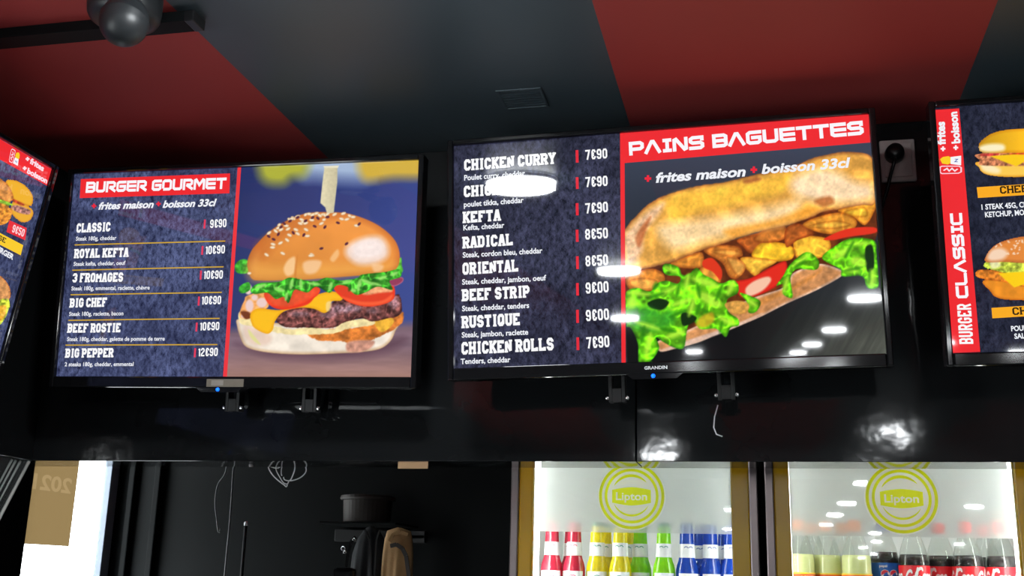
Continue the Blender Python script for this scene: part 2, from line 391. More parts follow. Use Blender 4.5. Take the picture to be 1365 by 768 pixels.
# ------------------------------------------------------------------ picture painting (numpy, vertex colours)
def vnoise(x, y, scale, seed=0, octaves=3):
    rs = np.random.RandomState(seed); T = rs.rand(64, 64); out = 0; amp = 0.5; tot = 0
    for o in range(octaves):
        u = x/scale*(2**o)+17.3*o; v = y/scale*(2**o)+5.1*o
        i = np.floor(u).astype(int); j = np.floor(v).astype(int); fu = u-i; fv = v-j
        fu = fu*fu*(3-2*fu); fv = fv*fv*(3-2*fv)
        a = T[i % 64, j % 64]; b = T[(i+1) % 64, j % 64]; c = T[i % 64, (j+1) % 64]; d = T[(i+1) % 64, (j+1) % 64]
        out = out + amp*((a*(1-fu)+b*fu)*(1-fv)+(c*(1-fu)+d*fu)*fv); tot += amp; amp *= 0.5
    return out/tot - 0.5
def smooth(pts, n=5):
    P = np.array(pts, float); N = len(P); out = []
    for i in range(N):
        p0, p1, p2, p3 = P[i-1], P[i], P[(i+1) % N], P[(i+2) % N]
        for k in range(n):
            t = k/n
            out.append(0.5*((2*p1)+(-p0+p2)*t+(2*p0-5*p1+4*p2-p3)*t*t+(-p0+3*p1-3*p2+p3)*t**3))
    return np.array(out)
class Pic:
    def __init__(s, X, Y):
        s.X, s.Y = X.ravel(), Y.ravel(); s.C = np.zeros((s.X.size, 3)); s.A = np.zeros(s.X.size)
    def fill(s, c): s.C[:] = np.array(c)/255.0; s.A[:] = 1
    def sdist(s, P, idx):
        x, y = s.X[idx], s.Y[idx]; d2 = np.full(x.size, 1e9); ins = np.zeros(x.size, bool)
        for i in range(len(P)):
            a, b = P[i], P[(i+1) % len(P)]; ex, ey = b-a
            t = np.clip(((x-a[0])*ex+(y-a[1])*ey)/max(1e-9, ex*ex+ey*ey), 0, 1)
            d2 = np.minimum(d2, (x-a[0]-t*ex)**2+(y-a[1]-t*ey)**2)
            if a[1] != b[1]:
                c = ((a[1] > y) != (b[1] > y)) & (x < (b[0]-a[0])*(y-a[1])/(b[1]-a[1])+a[0]); ins ^= c
        return np.where(ins, 1, -1)*np.sqrt(d2)
    def blob(s, pts, col, soft=1.2, edge=None, ew=5.0, nz=None, light=None, op=1.0, sm=True, seed=1, rag=0, vein=None):
        P = smooth(pts) if sm else np.array(pts, float)
        mg = soft+3+rag; lo, hi = P.min(0)-mg, P.max(0)+mg
        idx = np.where((s.X > lo[0]) & (s.X < hi[0]) & (s.Y > lo[1]) & (s.Y < hi[1]))[0]
        if idx.size == 0: return
        d = s.sdist(P, idx)
        if rag: d = d + rag*2*vnoise(s.X[idx], s.Y[idx], 5, seed+50)
        al = np.clip(0.5+d/soft, 0, 1)*op
        c = np.tile(np.array(col, float)/255, (idx.size, 1))
        if edge is not None:
            t = np.clip(d/ew, 0, 1)[:, None]; c = c*t+np.array(edge)/255.0*(1-t)
        if light:
            g = ((s.X[idx]-P[:, 0].mean())*light[0]+(s.Y[idx]-P[:, 1].mean())*light[1]); c = c*(1+g[:, None])
        if nz: c = c*(1+nz[1]*2*vnoise(s.X[idx], s.Y[idx], nz[0], seed))[:, None]
        if vein:
            v = np.clip(1-np.abs(vnoise(s.X[idx], s.Y[idx], vein[0], seed+9, 2))*vein[2], 0, 1)[:, None]; c = c*(1+vein[1]*(v-.35))
        s.C[idx] = s.C[idx]*(1-al[:, None])+np.clip(c, 0, 1)*al[:, None]; s.A[idx] = np.maximum(s.A[idx], al)
    def oval(s, cx, cy, rx, ry, col, rot=0, soft=1.2, **k):
        a = np.linspace(0, 2*math.pi, 17)[:-1]; c, sn = math.cos(rot), math.sin(rot)
        s.blob([(cx+rx*math.cos(t)*c-ry*math.sin(t)*sn, cy+rx*math.cos(t)*sn+ry*math.sin(t)*c) for t in a], col, soft, sm=False, **k)

def homog(src, dst):
    A = []
    for (x, y), (u, v) in zip(src, dst):
        A.append([x, y, 1, 0, 0, 0, -u*x, -u*y, -u]); A.append([0, 0, 0, x, y, 1, -v*x, -v*y, -v])
    return np.linalg.svd(np.array(A, float))[2][-1].reshape(3, 3)
def happly(H, x, y):
    q = H@np.stack([np.ravel(x), np.ravel(y), np.ones(np.size(x))]); return q[0]/q[2], q[1]/q[2]

# screen materials: emitting pixels under a glossy front
def screen_mat(name, fn):
    m = bpy.data.materials.new(name); m.use_nodes = True; nt = m.node_tree; b = nt.nodes['Principled BSDF']
    b.inputs['Base Color'].default_value = (0.004, 0.004, 0.005, 1); b.inputs['Roughness'].default_value = 0.03
    b.inputs['Emission Strength'].default_value = 1.0
    nt.links.new(fn(nt), b.inputs['Emission Color']); return m
def _attr(nt):
    a = nt.nodes.new('ShaderNodeAttribute'); a.attribute_name = 'Col'; return a.outputs['Color']
def _grunge(lo, hi):
    def f(nt):
        tc = nt.nodes.new('ShaderNodeTexCoord')
        n1 = nt.nodes.new('ShaderNodeTexNoise'); n1.inputs['Scale'].default_value = 5.5; n1.inputs['Detail'].default_value = 5; n1.inputs['Roughness'].default_value = 0.7; n1.inputs['Distortion'].default_value = 0.6
        rm = nt.nodes.new('ShaderNodeMapRange'); rm.inputs['From Min'].default_value = 0.36; rm.inputs['From Max'].default_value = 0.66; rm.inputs['To Min'].default_value = 0.22
        n2 = nt.nodes.new('ShaderNodeTexNoise'); n2.inputs['Scale'].default_value = 95; n2.inputs['Detail'].default_value = 6; n2.inputs['Roughness'].default_value = 0.8
        mp = nt.nodes.new('ShaderNodeMapping'); mp.inputs['Scale'].default_value = (1, 1, 0.6); mp.inputs['Rotation'].default_value = (0, 0.7, 0)
        nt.links.new(tc.outputs['Object'], n1.inputs['Vector']); nt.links.new(tc.outputs['Object'], mp.inputs['Vector']); nt.links.new(mp.outputs[0], n2.inputs['Vector'])
        mu = nt.nodes.new('ShaderNodeMath'); mu.operation = 'MULTIPLY'; nt.links.new(n1.outputs['Fac'], rm.inputs['Value']); nt.links.new(rm.outputs['Result'], mu.inputs[0]); r2 = nt.nodes.new('ShaderNodeMapRange'); r2.inputs['From Min'].default_value = 0.38; r2.inputs['From Max'].default_value = 0.68; nt.links.new(n2.outputs['Fac'], r2.inputs['Value']); nt.links.new(r2.outputs['Result'], mu.inputs[1])
        cr = nt.nodes.new('ShaderNodeValToRGB'); cr.color_ramp.elements[0].position = 0.0; cr.color_ramp.elements[1].position = 0.62
        cr.color_ramp.elements[0].color = srgb(*lo); cr.color_ramp.elements[1].color = srgb(*hi)
        nt.links.new(mu.outputs[0], cr.inputs[0]); return cr.outputs['Color']
    return f
M_px = screen_mat('screen_pixels', _attr)
M_g1 = screen_mat('screen_slate_blue', _grunge((26, 30, 58), (96, 106, 150)))
M_g2 = screen_mat('screen_slate_dark', _grunge((13, 14, 27), (74, 76, 104)))
M_g3 = screen_mat('screen_slate_night', _grunge((15, 17, 30), (54, 58, 80)))

SW_, SH_ = 0.886, 0.886*9/16
class Screen:
    """one flat display: everything shown on it goes into one mesh (x right, z up from the bottom-left corner)"""
    def __init__(s, H): s.H = H; s.Hi = np.linalg.inv(H); s.mb = MB(); s.col = []; s.lay = 0
    def uv(s, x, y): return happly(s.H, x, y)
    def poly(s, pts, c, layer, m=0):
        s.mb.add([(u-SW_/2, -layer*2e-4, v) for u, v in pts], [tuple(range(len(pts)))], m)
        s.col += [lin(np.array(c)/255.0)]*len(pts)
    def ppoly(s, pts, c, layer):
        u, v = s.uv([p[0] for p in pts], [p[1] for p in pts]); s.poly(list(zip(u, v)), c, layer)
    def rect(s, u0, v0, u1, v1, c, layer, m=0): s.poly([(u0, v0), (u1, v0), (u1, v1), (u0, v1)], c, layer, m)
    def text(s, polys, wd, a, b, cap, c=(250, 250, 252), layer=4, slant=0.0):
        """baseline from a to b (measured), cap height cap"""
        a, b = np.array(a, float), np.array(b, float); e = (b-a)/wd
        (u0, u1, u2), (v0, v1, v2) = s.uv([a[0], b[0], a[0]+(b-a)[1]/np.linalg.norm(b-a)*cap], [a[1], b[1], a[1]-(b-a)[0]/np.linalg.norm(b-a)*cap])
        O = np.array([u0, v0]); E = (np.array([u1, v1])-O)/wd; Uv = np.array([u2, v2])-O
        # keep the letters upright on the screen itself
        ed = E/np.linalg.norm(E); Uv = np.array([-ed[1], ed[0]])*np.linalg.norm(Uv)
        for p in polys: s.poly([tuple(O+E*q[0]+Uv*(q[1]+0)+E*slant*q[1]) for q in p], c, layer)
    def slab(s, t, a, b, cap, c=(250, 250, 252), sw=0.23): s.text(*stroke_text(t, SLAB, 0.68, sw+.02, 0.09, 0.07), a, b, cap, c)
    def price(s, t, a, b, cap, c=(250, 250, 252)): s.text(*stroke_text(t, SLAB, 0.5, 0.17, 0.09), a, b, cap, c)
    def tech(s, t, a, b, cap, c=(250, 246, 252)): s.text(*stroke_text(t, TECH, 1.08, 0.25, 0.07, space=0.5), a, b, cap, c)
    def sans(s, t, a, b, cap, c=(240, 242, 248), bold=0.02, shear=0.0): s.text(*font_text(t, bold, shear), a, b, cap, c)
    def plus(s, x, y, r, c=(235, 40, 60), k=0.36):
        s.ppoly([(x-r, y-r*k), (x+r, y-r*k), (x+r, y+r*k), (x-r, y+r*k)], c, 4); s.ppoly([(x-r*k, y-r), (x+r*k, y-r), (x+r*k, y+r), (x-r*k, y+r)], c, 4)
    def line(s, a, b, wd, c, layer=3):
        for q in strip([a, b], wd/2): s.ppoly(q, c, layer)
    def picture(s, u0, v0, u1, v1, paint, layer=2, step=0.00155, whole=True):
        nx = int((u1-u0)/step)+1; ny = int((v1-v0)/step)+1
        U, V = np.meshgrid(np.linspace(u0, u1, nx), np.linspace(v0, v1, ny))
        X, Y = happly(s.Hi, U, V); pc = Pic(X, Y); paint(pc)
        base = len(s.mb.v); lc = lin(np.clip(pc.C, 0, 0.999))
        s.mb.v += [(float(a)-SW_/2, -layer*2e-4, float(b)) for a, b in zip(U.ravel(), V.ravel())]
        s.col += list(lc)
        A = pc.A.reshape(ny, nx)
        for j in range(ny-1):
            for i in range(nx-1):
                if whole or min(A[j, i], A[j+1, i], A[j, i+1], A[j+1, i+1]) > 0.4:
                    k = base+j*nx+i; s.mb.f.append((k, k+1, k+nx+1, k+nx)); s.mb.mi.append(0)
    def build(s, parent, grunge):
        me = s.mb.mesh('screen'); at = me.attributes.new('Col', 'FLOAT_COLOR', 'POINT')
        c = np.ones((len(s.mb.v), 4), np.float32); c[:, :3] = np.array(s.col); at.data.foreach_set('color', c.ravel())
        return link('screen', me, parent, [M_px, grunge])

# ------------------------------------------------------------------ television body
def television(label, pos, tilt, yaw, roll, badge=None, paper=False, arms=(-0.135, 0.14)):
    ex = Vector((math.cos(yaw)*math.cos(roll), math.sin(yaw)*math.cos(roll), math.sin(roll)))
    # screen-up leans toward the viewer
    back = Vector((-math.sin(yaw), math.cos(yaw), 0)); ez = (Vector((0, 0, 1))*math.cos(tilt)-back*math.sin(tilt))
    ez = (ez-ex*ez.dot(ex)).normalized(); ey = ez.cross(ex)
    t = thing('television', label, 'television', group='menu screens above the counter')
    c = Vector(pos)+ex*(SW_/2)
    mt = Matrix(((ex.x, ey.x, ez.x, c.x), (ex.y, ey.y, ez.y, c.y), (ex.z, ey.z, ez.z, c.z), (0, 0, 0, 1)))
    t.matrix_world = mt
    w2 = SW_/2; bs, bt, bb, bd = 0.013, 0.012, 0.026, 0.010
    m = MB()
    m.box((-w2-bs, -bd, -bb), (-w2, 0.03, SH_+bt)); m.box((w2, -bd, -bb), (w2+bs, 0.03, SH_+bt))
    m.box((-w2, -bd, SH_), (w2, 0.03, SH_+bt)); m.box((-w2, -bd, -bb), (w2, 0.03, 0))
    m.build('bezel', M_pgloss, t, bevel=0.003)
    m = MB(); chin = [(-0.06, 0), (0.06, 0), (0.045, -0.012), (-0.045, -0.012)]
    m.add([(x-0.015, -bd+0.001, -bb+0.002+z) for x, z in chin]+[(x-0.015, 0.02, -bb+0.002+z) for x, z in chin],
          [(3, 2, 1, 0), (4, 5, 6, 7), (0, 1, 5, 4), (1, 2, 6, 5), (2, 3, 7, 6), (3, 0, 4, 7)])
    m.build('sensor_chin', M_pgloss, t)
    m = MB(); m.lathe([(0.0045, 0), (0.004, 0.002), (0.0015, 0.0032)], 12, mtx=Matrix.Translation((-0.018, -bd+0.001, -bb-0.004)) @ Matrix.Rotation(R(90), 4, 'X'))
    m.build('power_light', M_led, t, smooth=True)
    # back cover: shallow shell plus a thicker centre
    m = MB(); m.box((-w2-0.008, 0.0302, -bb+0.004), (w2+0.008, 0.046, SH_+bt-0.006)); m.box((-0.3, 0.0462, 0.03), (0.3, 0.075, 0.34))
    m.build('back_cover', M_plastic, t, bevel=0.004)
    br = MB(); br.box((-0.22, 0.105, 0.16), (0.22, 0.117, 0.30)).build('wall_bracket', M_steel, t, bevel=0.002)
    inv = mt.inverted(); side = abs(yaw) > 1
    nw = Vector((1, 0, 0)) if side else Vector((0, 1, 0)); ctr = mt @ Vector((0, .117, .23))
    gap = (ctr.x-LX) if side else (WY-ctr.y)
    wd_ = Vector((-1, 0, 0)) if side else Vector((0, 1, 0)); sd = Vector((0, 1, 0)) if side else Vector((1, 0, 0)); up = Vector((0, 0, 1))
    m = MB(); pc = ctr+wd_*(gap-.0022)
    vs = [pc+sd*(x*.09)+up*(z*.07)-wd_*(y*.006) for y in (0, 1) for z in (-1, 1) for x in (-1, 1)]
    m.add([inv @ v for v in vs], [(0, 2, 3, 1), (4, 5, 7, 6), (0, 1, 5, 4), (2, 6, 7, 3), (0, 4, 6, 2), (1, 3, 7, 5)]); m.build('wall_plate', M_steel, t)
    for sx in (-.05, .05): MB().tube([inv @ (ctr+sd*sx-wd_*.002), inv @ (pc+sd*sx-wd_*.007)], .012, 10).build('standoff', M_steel, t, smooth=True)
    for ax in arms:
        m = MB(); m.box((ax-0.018, 0.0755, -0.075), (ax-0.010, 0.104, 0.30)); m.box((ax+0.010, 0.0755, -0.075), (ax+0.018, 0.104, 0.30))
        m.box((ax-0.010, 0.0755, -0.075), (ax+0.010, 0.08, -0.045)); m.box((ax-0.010, 0.0755, 0.04), (ax+0.010, 0.08, 0.30))
        a = m.build('bracket_arm', M_steel, t, bevel=0.001)
        for sx in (-0.0215, 0.0215):
            m = MB(); m.lathe([(0.0032, 0), (0.003, 0.002), (0, .0025)], 10, mtx=Matrix.Translation((ax+sx, 0.0775, -0.066)) @ Matrix.Rotation(R(90), 4, 'X'), cap=False)
            m.lathe([(0.0036, 0), (0.0036, 0.012)], 10, mtx=Matrix.Translation((ax+sx, 0.0895, -0.066)) @ Matrix.Rotation(R(90), 4, 'X'))
            m.build('screw', M_screw, a)
    if badge:
        polys, wd = font_text(badge, 0.03); m = MB(); h = 0.0085; k = 0.047/wd
        for p in polys: m.add([(q[0]*k-0.0235-0.012, -bd-0.0006, -0.0165+q[1]*h*0.8) for q in p], [tuple(range(len(p)))])
        m.build('brand_badge', M_badge, t)
    if paper:
        m = MB(); m.box((-0.046, -bd-0.0008, -0.024), (0.046, -bd-0.0001, -0.006)); m.box((-0.034, -bd-0.0012, -0.021), (-0.004, -bd-0.0008, -0.009), 1)
        m.build('paper_label', [mat('buff_label', (0.20, 0.17, 0.13, 1), 0.5, noise=(80, .1)), mat('pale_label', (0.33, 0.30, 0.26, 1), 0.5, noise=(80, .1))], t)
    return t, mt
def pose_homog(mt):
    """from frame measures to the plane of this screen, both known"""
    cs = [(0, 0), (SW_, 0), (SW_, SH_), (0, SH_)]; src = []
    for u, v in cs:
        d = np.array(mt @ Vector((u-SW_/2, 0, v)))-EYE
        src.append((CXP+FPX*(d@_r2)/(d@_f), CYP-FPX*(d@_u2)/(d@_f)))
    return homog(src, cs)
UVC = [(0, SH_), (SW_, SH_), (SW_, 0), (0, 0)]
RED = (238, 44, 50); REDL = (236, 56, 62)
def C_(ox, oy, k): return lambda *p: [(ox+p[i]/k, oy+p[i+1]/k) for i in range(0, len(p), 2)]

# ================================================================== television 1: gourmet burger
tv1, mt1 = television('wide black television showing one tall gourmet burger beside its blue price list', (-1.648, 2.301, 1.947), 0.091, 0.013, -0.015, paper=True, arms=(-0.022, 0.172))
s = Screen(homog([(99, 233), (559, 214), (548.5, 503), (75, 502)], UVC))
s.rect(0, 0, SW_*0.5, SH_, (0, 0, 0), 0, 1); s.rect(SW_*0.5, 0, SW_, SH_, (40, 50, 100), 0)
UD = float(np.mean(s.uv([319, 300], [223.8, 502])[0]))
def paint_burger(p):
    X, Y = p.X, p.Y
    p.fill((52, 64, 122)); p.C *= (1+0.16*((X-430)/130))[:, None]*(1+0.12*vnoise(X, Y, 90, 3))[:, None]
    p.C += (np.clip((Y-330)/200, -1, 1)*0.05)[:, None]
    c3 = C_(290, 190, 4.267); c4 = C_(290, 360, 3.657)
    p.blob(c3(490, 60, 870, 60, 860, 205, 700, 215, 560, 200, 480, 190), (165, 185, 215), 26)
    p.blob(c3(250, 60, 505, 60, 500, 180, 420, 205, 370, 238, 280, 230, 235, 170), (176, 178, 62), 18)
    p.blob(c3(830, 60, 1200, 60, 1200, 190, 1000, 205, 830, 212), (212, 176, 66), 16)
    # table
    ty = 434-(X-300)*0.035
    a = np.clip((Y-ty)/12, 0, 1)[:, None]
    tb = np.stack([0.50+0.0*X, 0.40+0*X, 0.45+0*X], 1)+np.clip((Y-460)/45, 0, 1)[:, None]*np.array([0.16, 0.10, 0.0])
    tb *= (1+0.22*vnoise(X*0.25, Y*2.2, 14, 8))[:, None]; p.C[:] = p.C*(1-a)+tb*a
    p.blob(c4(90, 360, 250, 425, 450, 440, 700, 430, 860, 390, 900, 330, 600, 380, 250, 390), (96, 66, 80), 14, op=0.75)
    # bottom bun
    p.blob(c4(100, 240, 95, 275, 115, 340, 140, 375, 200, 395, 300, 408, 420, 412, 560, 408, 700, 400, 790, 385, 840, 350, 865, 300, 870, 260, 700, 255, 400, 265, 200, 250), (240, 228, 212), 1.5, edge=(206, 170, 130), ew=5, nz=(14, 0.12))
    p.blob(c4(130, 270, 200, 290, 260, 320, 250, 360, 180, 370, 130, 330), (232, 196, 176), 6, op=.6)
    p.blob(c4(440, 310, 560, 288, 680, 280, 780, 250, 860, 230, 905, 205, 903, 250, 865, 285, 800, 320, 740, 352, 700, 380, 640, 390, 620, 350, 500, 345), (212, 122, 52), 1.5, nz=(7, 0.45), rag=1.5)
    p.blob(c4(640, 350, 760, 345, 740, 385, 680, 402, 630, 395), (208, 150, 128), 3, nz=(6, .25))
    p.blob(c4(760, 240, 830, 225, 860, 250, 830, 290, 790, 300), (240, 180, 60), 2, nz=(6, .2))
    p.blob(c4(105, 205, 150, 200, 200, 260, 290, 275, 350, 290, 450, 280, 560, 290, 600, 255, 680, 240, 740, 235, 765, 265, 640, 285, 560, 310, 380, 315, 280, 305, 170, 275, 110, 260), (246, 226, 166), 1.5, nz=(6, .16), rag=1)
    p.blob(c4(150, 290, 185, 330, 210, 365, 180, 350, 155, 320), (226, 220, 150), 2)
    # left side: onion and sauce
    p.blob(c4(112, 190, 130, 150, 145, 125, 230, 110, 250, 170, 220, 200, 150, 235, 108, 232), (238, 164, 96), 1.5, nz=(5, .3))
    for q in ((155, 175, 20, 30), (215, 160, 26, 24), (180, 135, 16, 14), (150, 95, 18, 26), (125, 225, 12, 10)):
        (cx, cy), = c4(q[0], q[1]); p.oval(cx, cy, q[2]/3.657, q[3]/3.657, (238, 206, 200), soft=2.5)
    p.blob(c4(112, 205, 150, 205, 165, 230, 135, 240), (120, 60, 30), 2)
    # patty
    p.blob(c4(283, 240, 320, 205, 420, 180, 540, 170, 600, 140, 760, 165, 870, 120, 890, 130, 897, 180, 885, 222, 820, 240, 760, 252, 700, 238, 620, 255, 560, 282, 440, 282, 330, 278), (116, 68, 64), 1.4, nz=(5, 0.7), edge=(84, 40, 36), ew=3, rag=1, vein=(7, .5, 6))
    for q in ((600, 190, 55, 22), (660, 190, 40, 16), (860, 160, 26, 30), (400, 215, 50, 10), (540, 220, 40, 12), (760, 200, 30, 10)):
        (cx, cy), = c4(q[0], q[1]); p.oval(cx, cy, q[2]/3.657, q[3]/3.657, (176, 150, 168), soft=6, op=.5, nz=(3, .8))
    # cheese
    p.blob(c4(160, 215, 200, 188, 300, 196, 380, 175, 430, 150, 480, 122, 560, 105, 610, 128, 600, 150, 555, 155, 540, 198, 515, 210, 470, 190, 400, 185, 320, 205, 280, 250, 268, 292, 240, 312, 185, 288, 165, 260), (253, 192, 34), 1.3, edge=(240, 168, 26), ew=4)
    p.blob(c4(530, 160, 555, 155, 548, 195, 530, 200), (250, 226, 160), 2, op=.7)
    # tomatoes
    p.blob(c4(228, 132, 240, 105, 330, 80, 480, 82, 492, 118, 420, 165, 330, 190, 262, 178), (230, 84, 50), 1.2, edge=(240, 66, 36), ew=6, nz=(9, .12))
    p.blob(c4(262, 172, 330, 184, 420, 160, 470, 130, 440, 168, 350, 192, 290, 190), (236, 60, 34), 2)
    p.blob(c4(568, 90, 600, 66, 720, 50, 830, 50, 862, 88, 857, 142, 800, 170, 720, 179, 640, 158, 590, 122), (226, 66, 40), 1.2, edge=(240, 62, 34), ew=6)
    p.blob(c4(690, 100, 740, 80, 830, 78, 850, 105, 790, 112, 720, 122), (246, 168, 120), 3, nz=(4, .3))
    p.blob(c4(600, 130, 700, 155, 800, 150, 850, 120, 840, 150, 770, 172, 680, 168), (250, 96, 56), 3)
    p.blob(c4(770, 36, 890, 34, 902, 58, 860, 80, 820, 62), (150, 62, 92), 1.5, edge=(190, 110, 140), ew=2)
    # lettuce behind the bun
    p.blob(c3(98, 700, 130, 668, 172, 672, 190, 720, 165, 745, 110, 742), (70, 176, 52), 1.3, nz=(5, .5))
    p.blob(c4(108, 80, 150, 60, 160, 92, 135, 112, 108, 110), (62, 170, 48), 1.3, nz=(5, .4))
    p.blob(c3(1000, 700, 1042, 655, 1048, 700, 1052, 735, 1010, 775, 960, 780), (92, 196, 66), 1.3, nz=(4, .4))
    # bun crown
    bun = c3(168, 692, 190, 620, 230, 570, 280, 520, 350, 470, 450, 420, 540, 400, 640, 398, 740, 405, 850, 440, 940, 490, 1010, 560, 1036, 640, 1022, 712, 965, 748, 880, 752)+c4(640, 32, 500, 42, 420, 48, 330, 50, 220, 52, 165, 42)
    p.blob(bun, (234, 148, 66), 1.3, edge=(200, 112, 48), ew=10, nz=(40, 0.08), light=(0.0006, -0.0010))
    p.blob(c3(180, 690, 320, 700, 500, 690, 700, 690, 900, 690, 1010, 690, 960, 740, 880, 748, 700, 770, 450, 800, 200, 790), (246, 178, 84), 14, op=.55)
    p.blob(c3(220, 590, 330, 500, 470, 430, 600, 415, 700, 425, 520, 480, 360, 560, 260, 660), (196, 104, 46), 14, op=.55)
    p.blob(c3(730, 600, 780, 560, 860, 535, 930, 540, 968, 590, 965, 650, 900, 690, 800, 695, 735, 650), (248, 224, 212), 9, op=.95, nz=(9, .07))
    p.blob(c3(770, 600, 830, 560, 900, 555, 940, 590, 930, 640, 850, 660, 780, 650), (250, 236, 232), 7, op=.8, nz=(6, .06))
    p.blob(c3(880, 690, 940, 700, 930, 730, 890, 735), (250, 206, 160), 4, op=.7)
    p.blob(c3(375, 720, 400, 670, 440, 655, 435, 740, 395, 760), (252, 206, 150), 3.5, op=.9)
    p.blob(c3(485, 690, 530, 670, 590, 680, 560, 740, 500, 745), (250, 206, 160), 4, op=.8)
    p.blob(c3(640, 660, 680, 610, 690, 640, 660, 680), (250, 200, 140), 3, op=.75)
    p.blob(c3(436, 765, 440, 700, 455, 640, 450, 700, 446, 765), (206, 120, 50), 2, op=.6)
    rs = random.Random(2)
    for x, y in ((430, 432), (480, 455), (470, 462), (500, 460), (535, 442), (590, 462), (600, 410), (610, 415), (520, 408), (560, 405), (500, 412), (455, 422), (410, 440), (390, 475), (350, 470), (400, 493), (330, 505), (360, 497), (445, 497), (455, 520), (408, 528), (395, 556), (357, 573), (315, 580), (312, 598), (278, 640), (370, 632), (503, 497), (510, 533), (537, 640), (530, 645), (605, 440), (665, 410), (715, 405), (735, 438), (705, 436), (770, 425), (790, 474), (540, 412), (580, 416), (625, 408), (478, 440), (345, 487), (292, 516), (420, 436), (750, 418), (180, 745)):
        (cx, cy), = c3(x, y); p.oval(cx, cy, 3.6 if rs.random() > .3 else 2.8, 2.0, (248, 232, 206), rot=rs.uniform(-.7, .7), soft=1.2, edge=(220, 180, 130), ew=1.6)
    for x, y in ((378, 462), (412, 448), (500, 447), (570, 432), (625, 425), (552, 478), (610, 482), (590, 604), (733, 577), (684, 458), (805, 465), (430, 515), (345, 523), (318, 552), (490, 527), (455, 427), (290, 535), (540, 428), (360, 482)):
        (cx, cy), = c3(x, y); p.oval(cx, cy, 2.8, 1.7, (90, 42, 60), rot=rs.uniform(-1, 1), soft=1.0)
    # skewer
    p.blob(c3(608, 136, 682, 140, 680, 230, 660, 402, 622, 404, 612, 370, 584, 345, 596, 230), (216, 206, 170), 1.2, sm=False, light=(-0.006, 0), nz=(3, .05))
    p.blob(c3(600, 136, 690, 132, 684, 146, 606, 144), (235, 228, 200), 1.2, sm=False)
    # lettuce frill
    p.blob(c4(160, 98, 200, 66, 300, 58, 350, 38, 420, 50, 480, 56, 530, 38, 600, 52, 680, 40, 700, 24, 760, 16, 820, 10, 868, -2, 893, 2, 890, 36, 838, 52, 852, 98, 780, 82, 720, 110, 672, 121, 630, 82, 580, 76, 545, 112, 482, 82, 440, 110, 402, 102, 372, 100, 345, 162, 322, 132, 282, 142, 242, 112, 180, 118), (74, 178, 52), 1.2, edge=(40, 136, 30), ew=3, nz=(6, .5), vein=(8, .55, 6))
    for x, y, a, b, r_ in ((210, 80, 30, 8, -.3), (300, 95, 26, 9, .3), (360, 70, 9, 26, .2), (405, 70, 8, 26, 0), (470, 68, 30, 7, .1), (550, 80, 9, 22, .3), (620, 60, 36, 8, -.2), (690, 75, 10, 30, .2), (730, 60, 36, 8, .4), (800, 40, 30, 8, -.3), (860, 20, 20, 8, -.4), (335, 130, 7, 22, .2), (660, 100, 14, 9, .2), (775, 70, 26, 6, .3)):
        (cx, cy), = c4(x, y); p.oval(cx, cy, a/3.657, b/3.657, (156, 226, 112), rot=r_, soft=2.2, op=.85)
    for x, y, a, b, r_ in ((250, 92, 24, 8, 0), (335, 92, 7, 20, .1), (430, 84, 7, 22, 0), (520, 70, 12, 20, .3), (590, 62, 20, 7, 0), (645, 88, 8, 18, .3), (710, 92, 18, 8, .3), (770, 50, 20, 8, .2), (838, 36, 14, 7, 0), (378, 62, 6, 22, .2)):
        (cx, cy), = c4(x, y); p.oval(cx, cy, a/3.657, b/3.657, (26, 96, 24), rot=r_, soft=2.5, op=.75)
s.picture(UD, 0, SW_, SH_, paint_burger)
s.ppoly([(316.6, 223.9), (321.3, 223.7), (302.5, 502), (297.2, 502)], REDL, 3)
s.ppoly([(107.6, 239.2), (306.5, 231.5), (305.6, 258), (106.2, 264.5)], RED, 2)
s.tech('BURGER GOURMET', (113.9, 257.6), (301, 252.2), 14.5)
s.plus(125.2, 275, 3.0); s.sans('frites maison', (131, 279.6), (204.6, 277.2), 9.5, bold=.035, shear=.25)
s.plus(211.2, 272.2, 3.0); s.sans('boisson 33cl', (216.6, 277.2), (288.5, 274.8), 9.5, bold=.035, shear=.25)
EU = '\u20ac'
for t, a, b in (('CLASSIC', (101.7, 310.7), (146.7, 308.8)), ('ROYAL KEFTA', (98.7, 344.7), (170.9, 342.8)), ('3 FROMAGES', (96.3, 376.9), (163.6, 375.9)), ('BIG CHEF', (92.8, 410.4), (142, 409.2)), ('BEEF ROSTIE', (89.8, 443.9), (160.3, 443.2)), ('BIG PEPPER', (87, 477.2), (150.7, 476.5))):
    s.slab(t, a, b, 12.2)
for t, a, b in (('Steak 180g, cheddar', (101, 321.2), (154.9, 320)), ('Steak kefta, cheddar, oeuf', (98, 354.8), (167, 353.3)), ('Steak 180g, emmental, raclette, ch\u00e8vre', (95, 387.4), (199.4, 386.2)), ('Steak 180g, raclette, bacon', (92, 421.4), (164.3, 420.5)), ('Steak 180g, cheddar, galette de pomme de terre', (89.3, 454.9), (219.4, 454.2)), ('2 steaks 180g, cheddar, emmental', (86.2, 488.4), (177.9, 488))):
    s.sans(t, a, b, 5.4, (236, 238, 246), bold=.022)
for a, b in (((99.4, 326.9), (300.2, 321.7)), ((96.3, 360.6), (297.9, 356)), ((94, 393.3), (295.5, 390)), ((91, 427.3), (292.7, 424.7)), ((87.4, 460.3), (289.7, 459.6))):
    s.line(a, b, 1.5, (206, 164, 46))
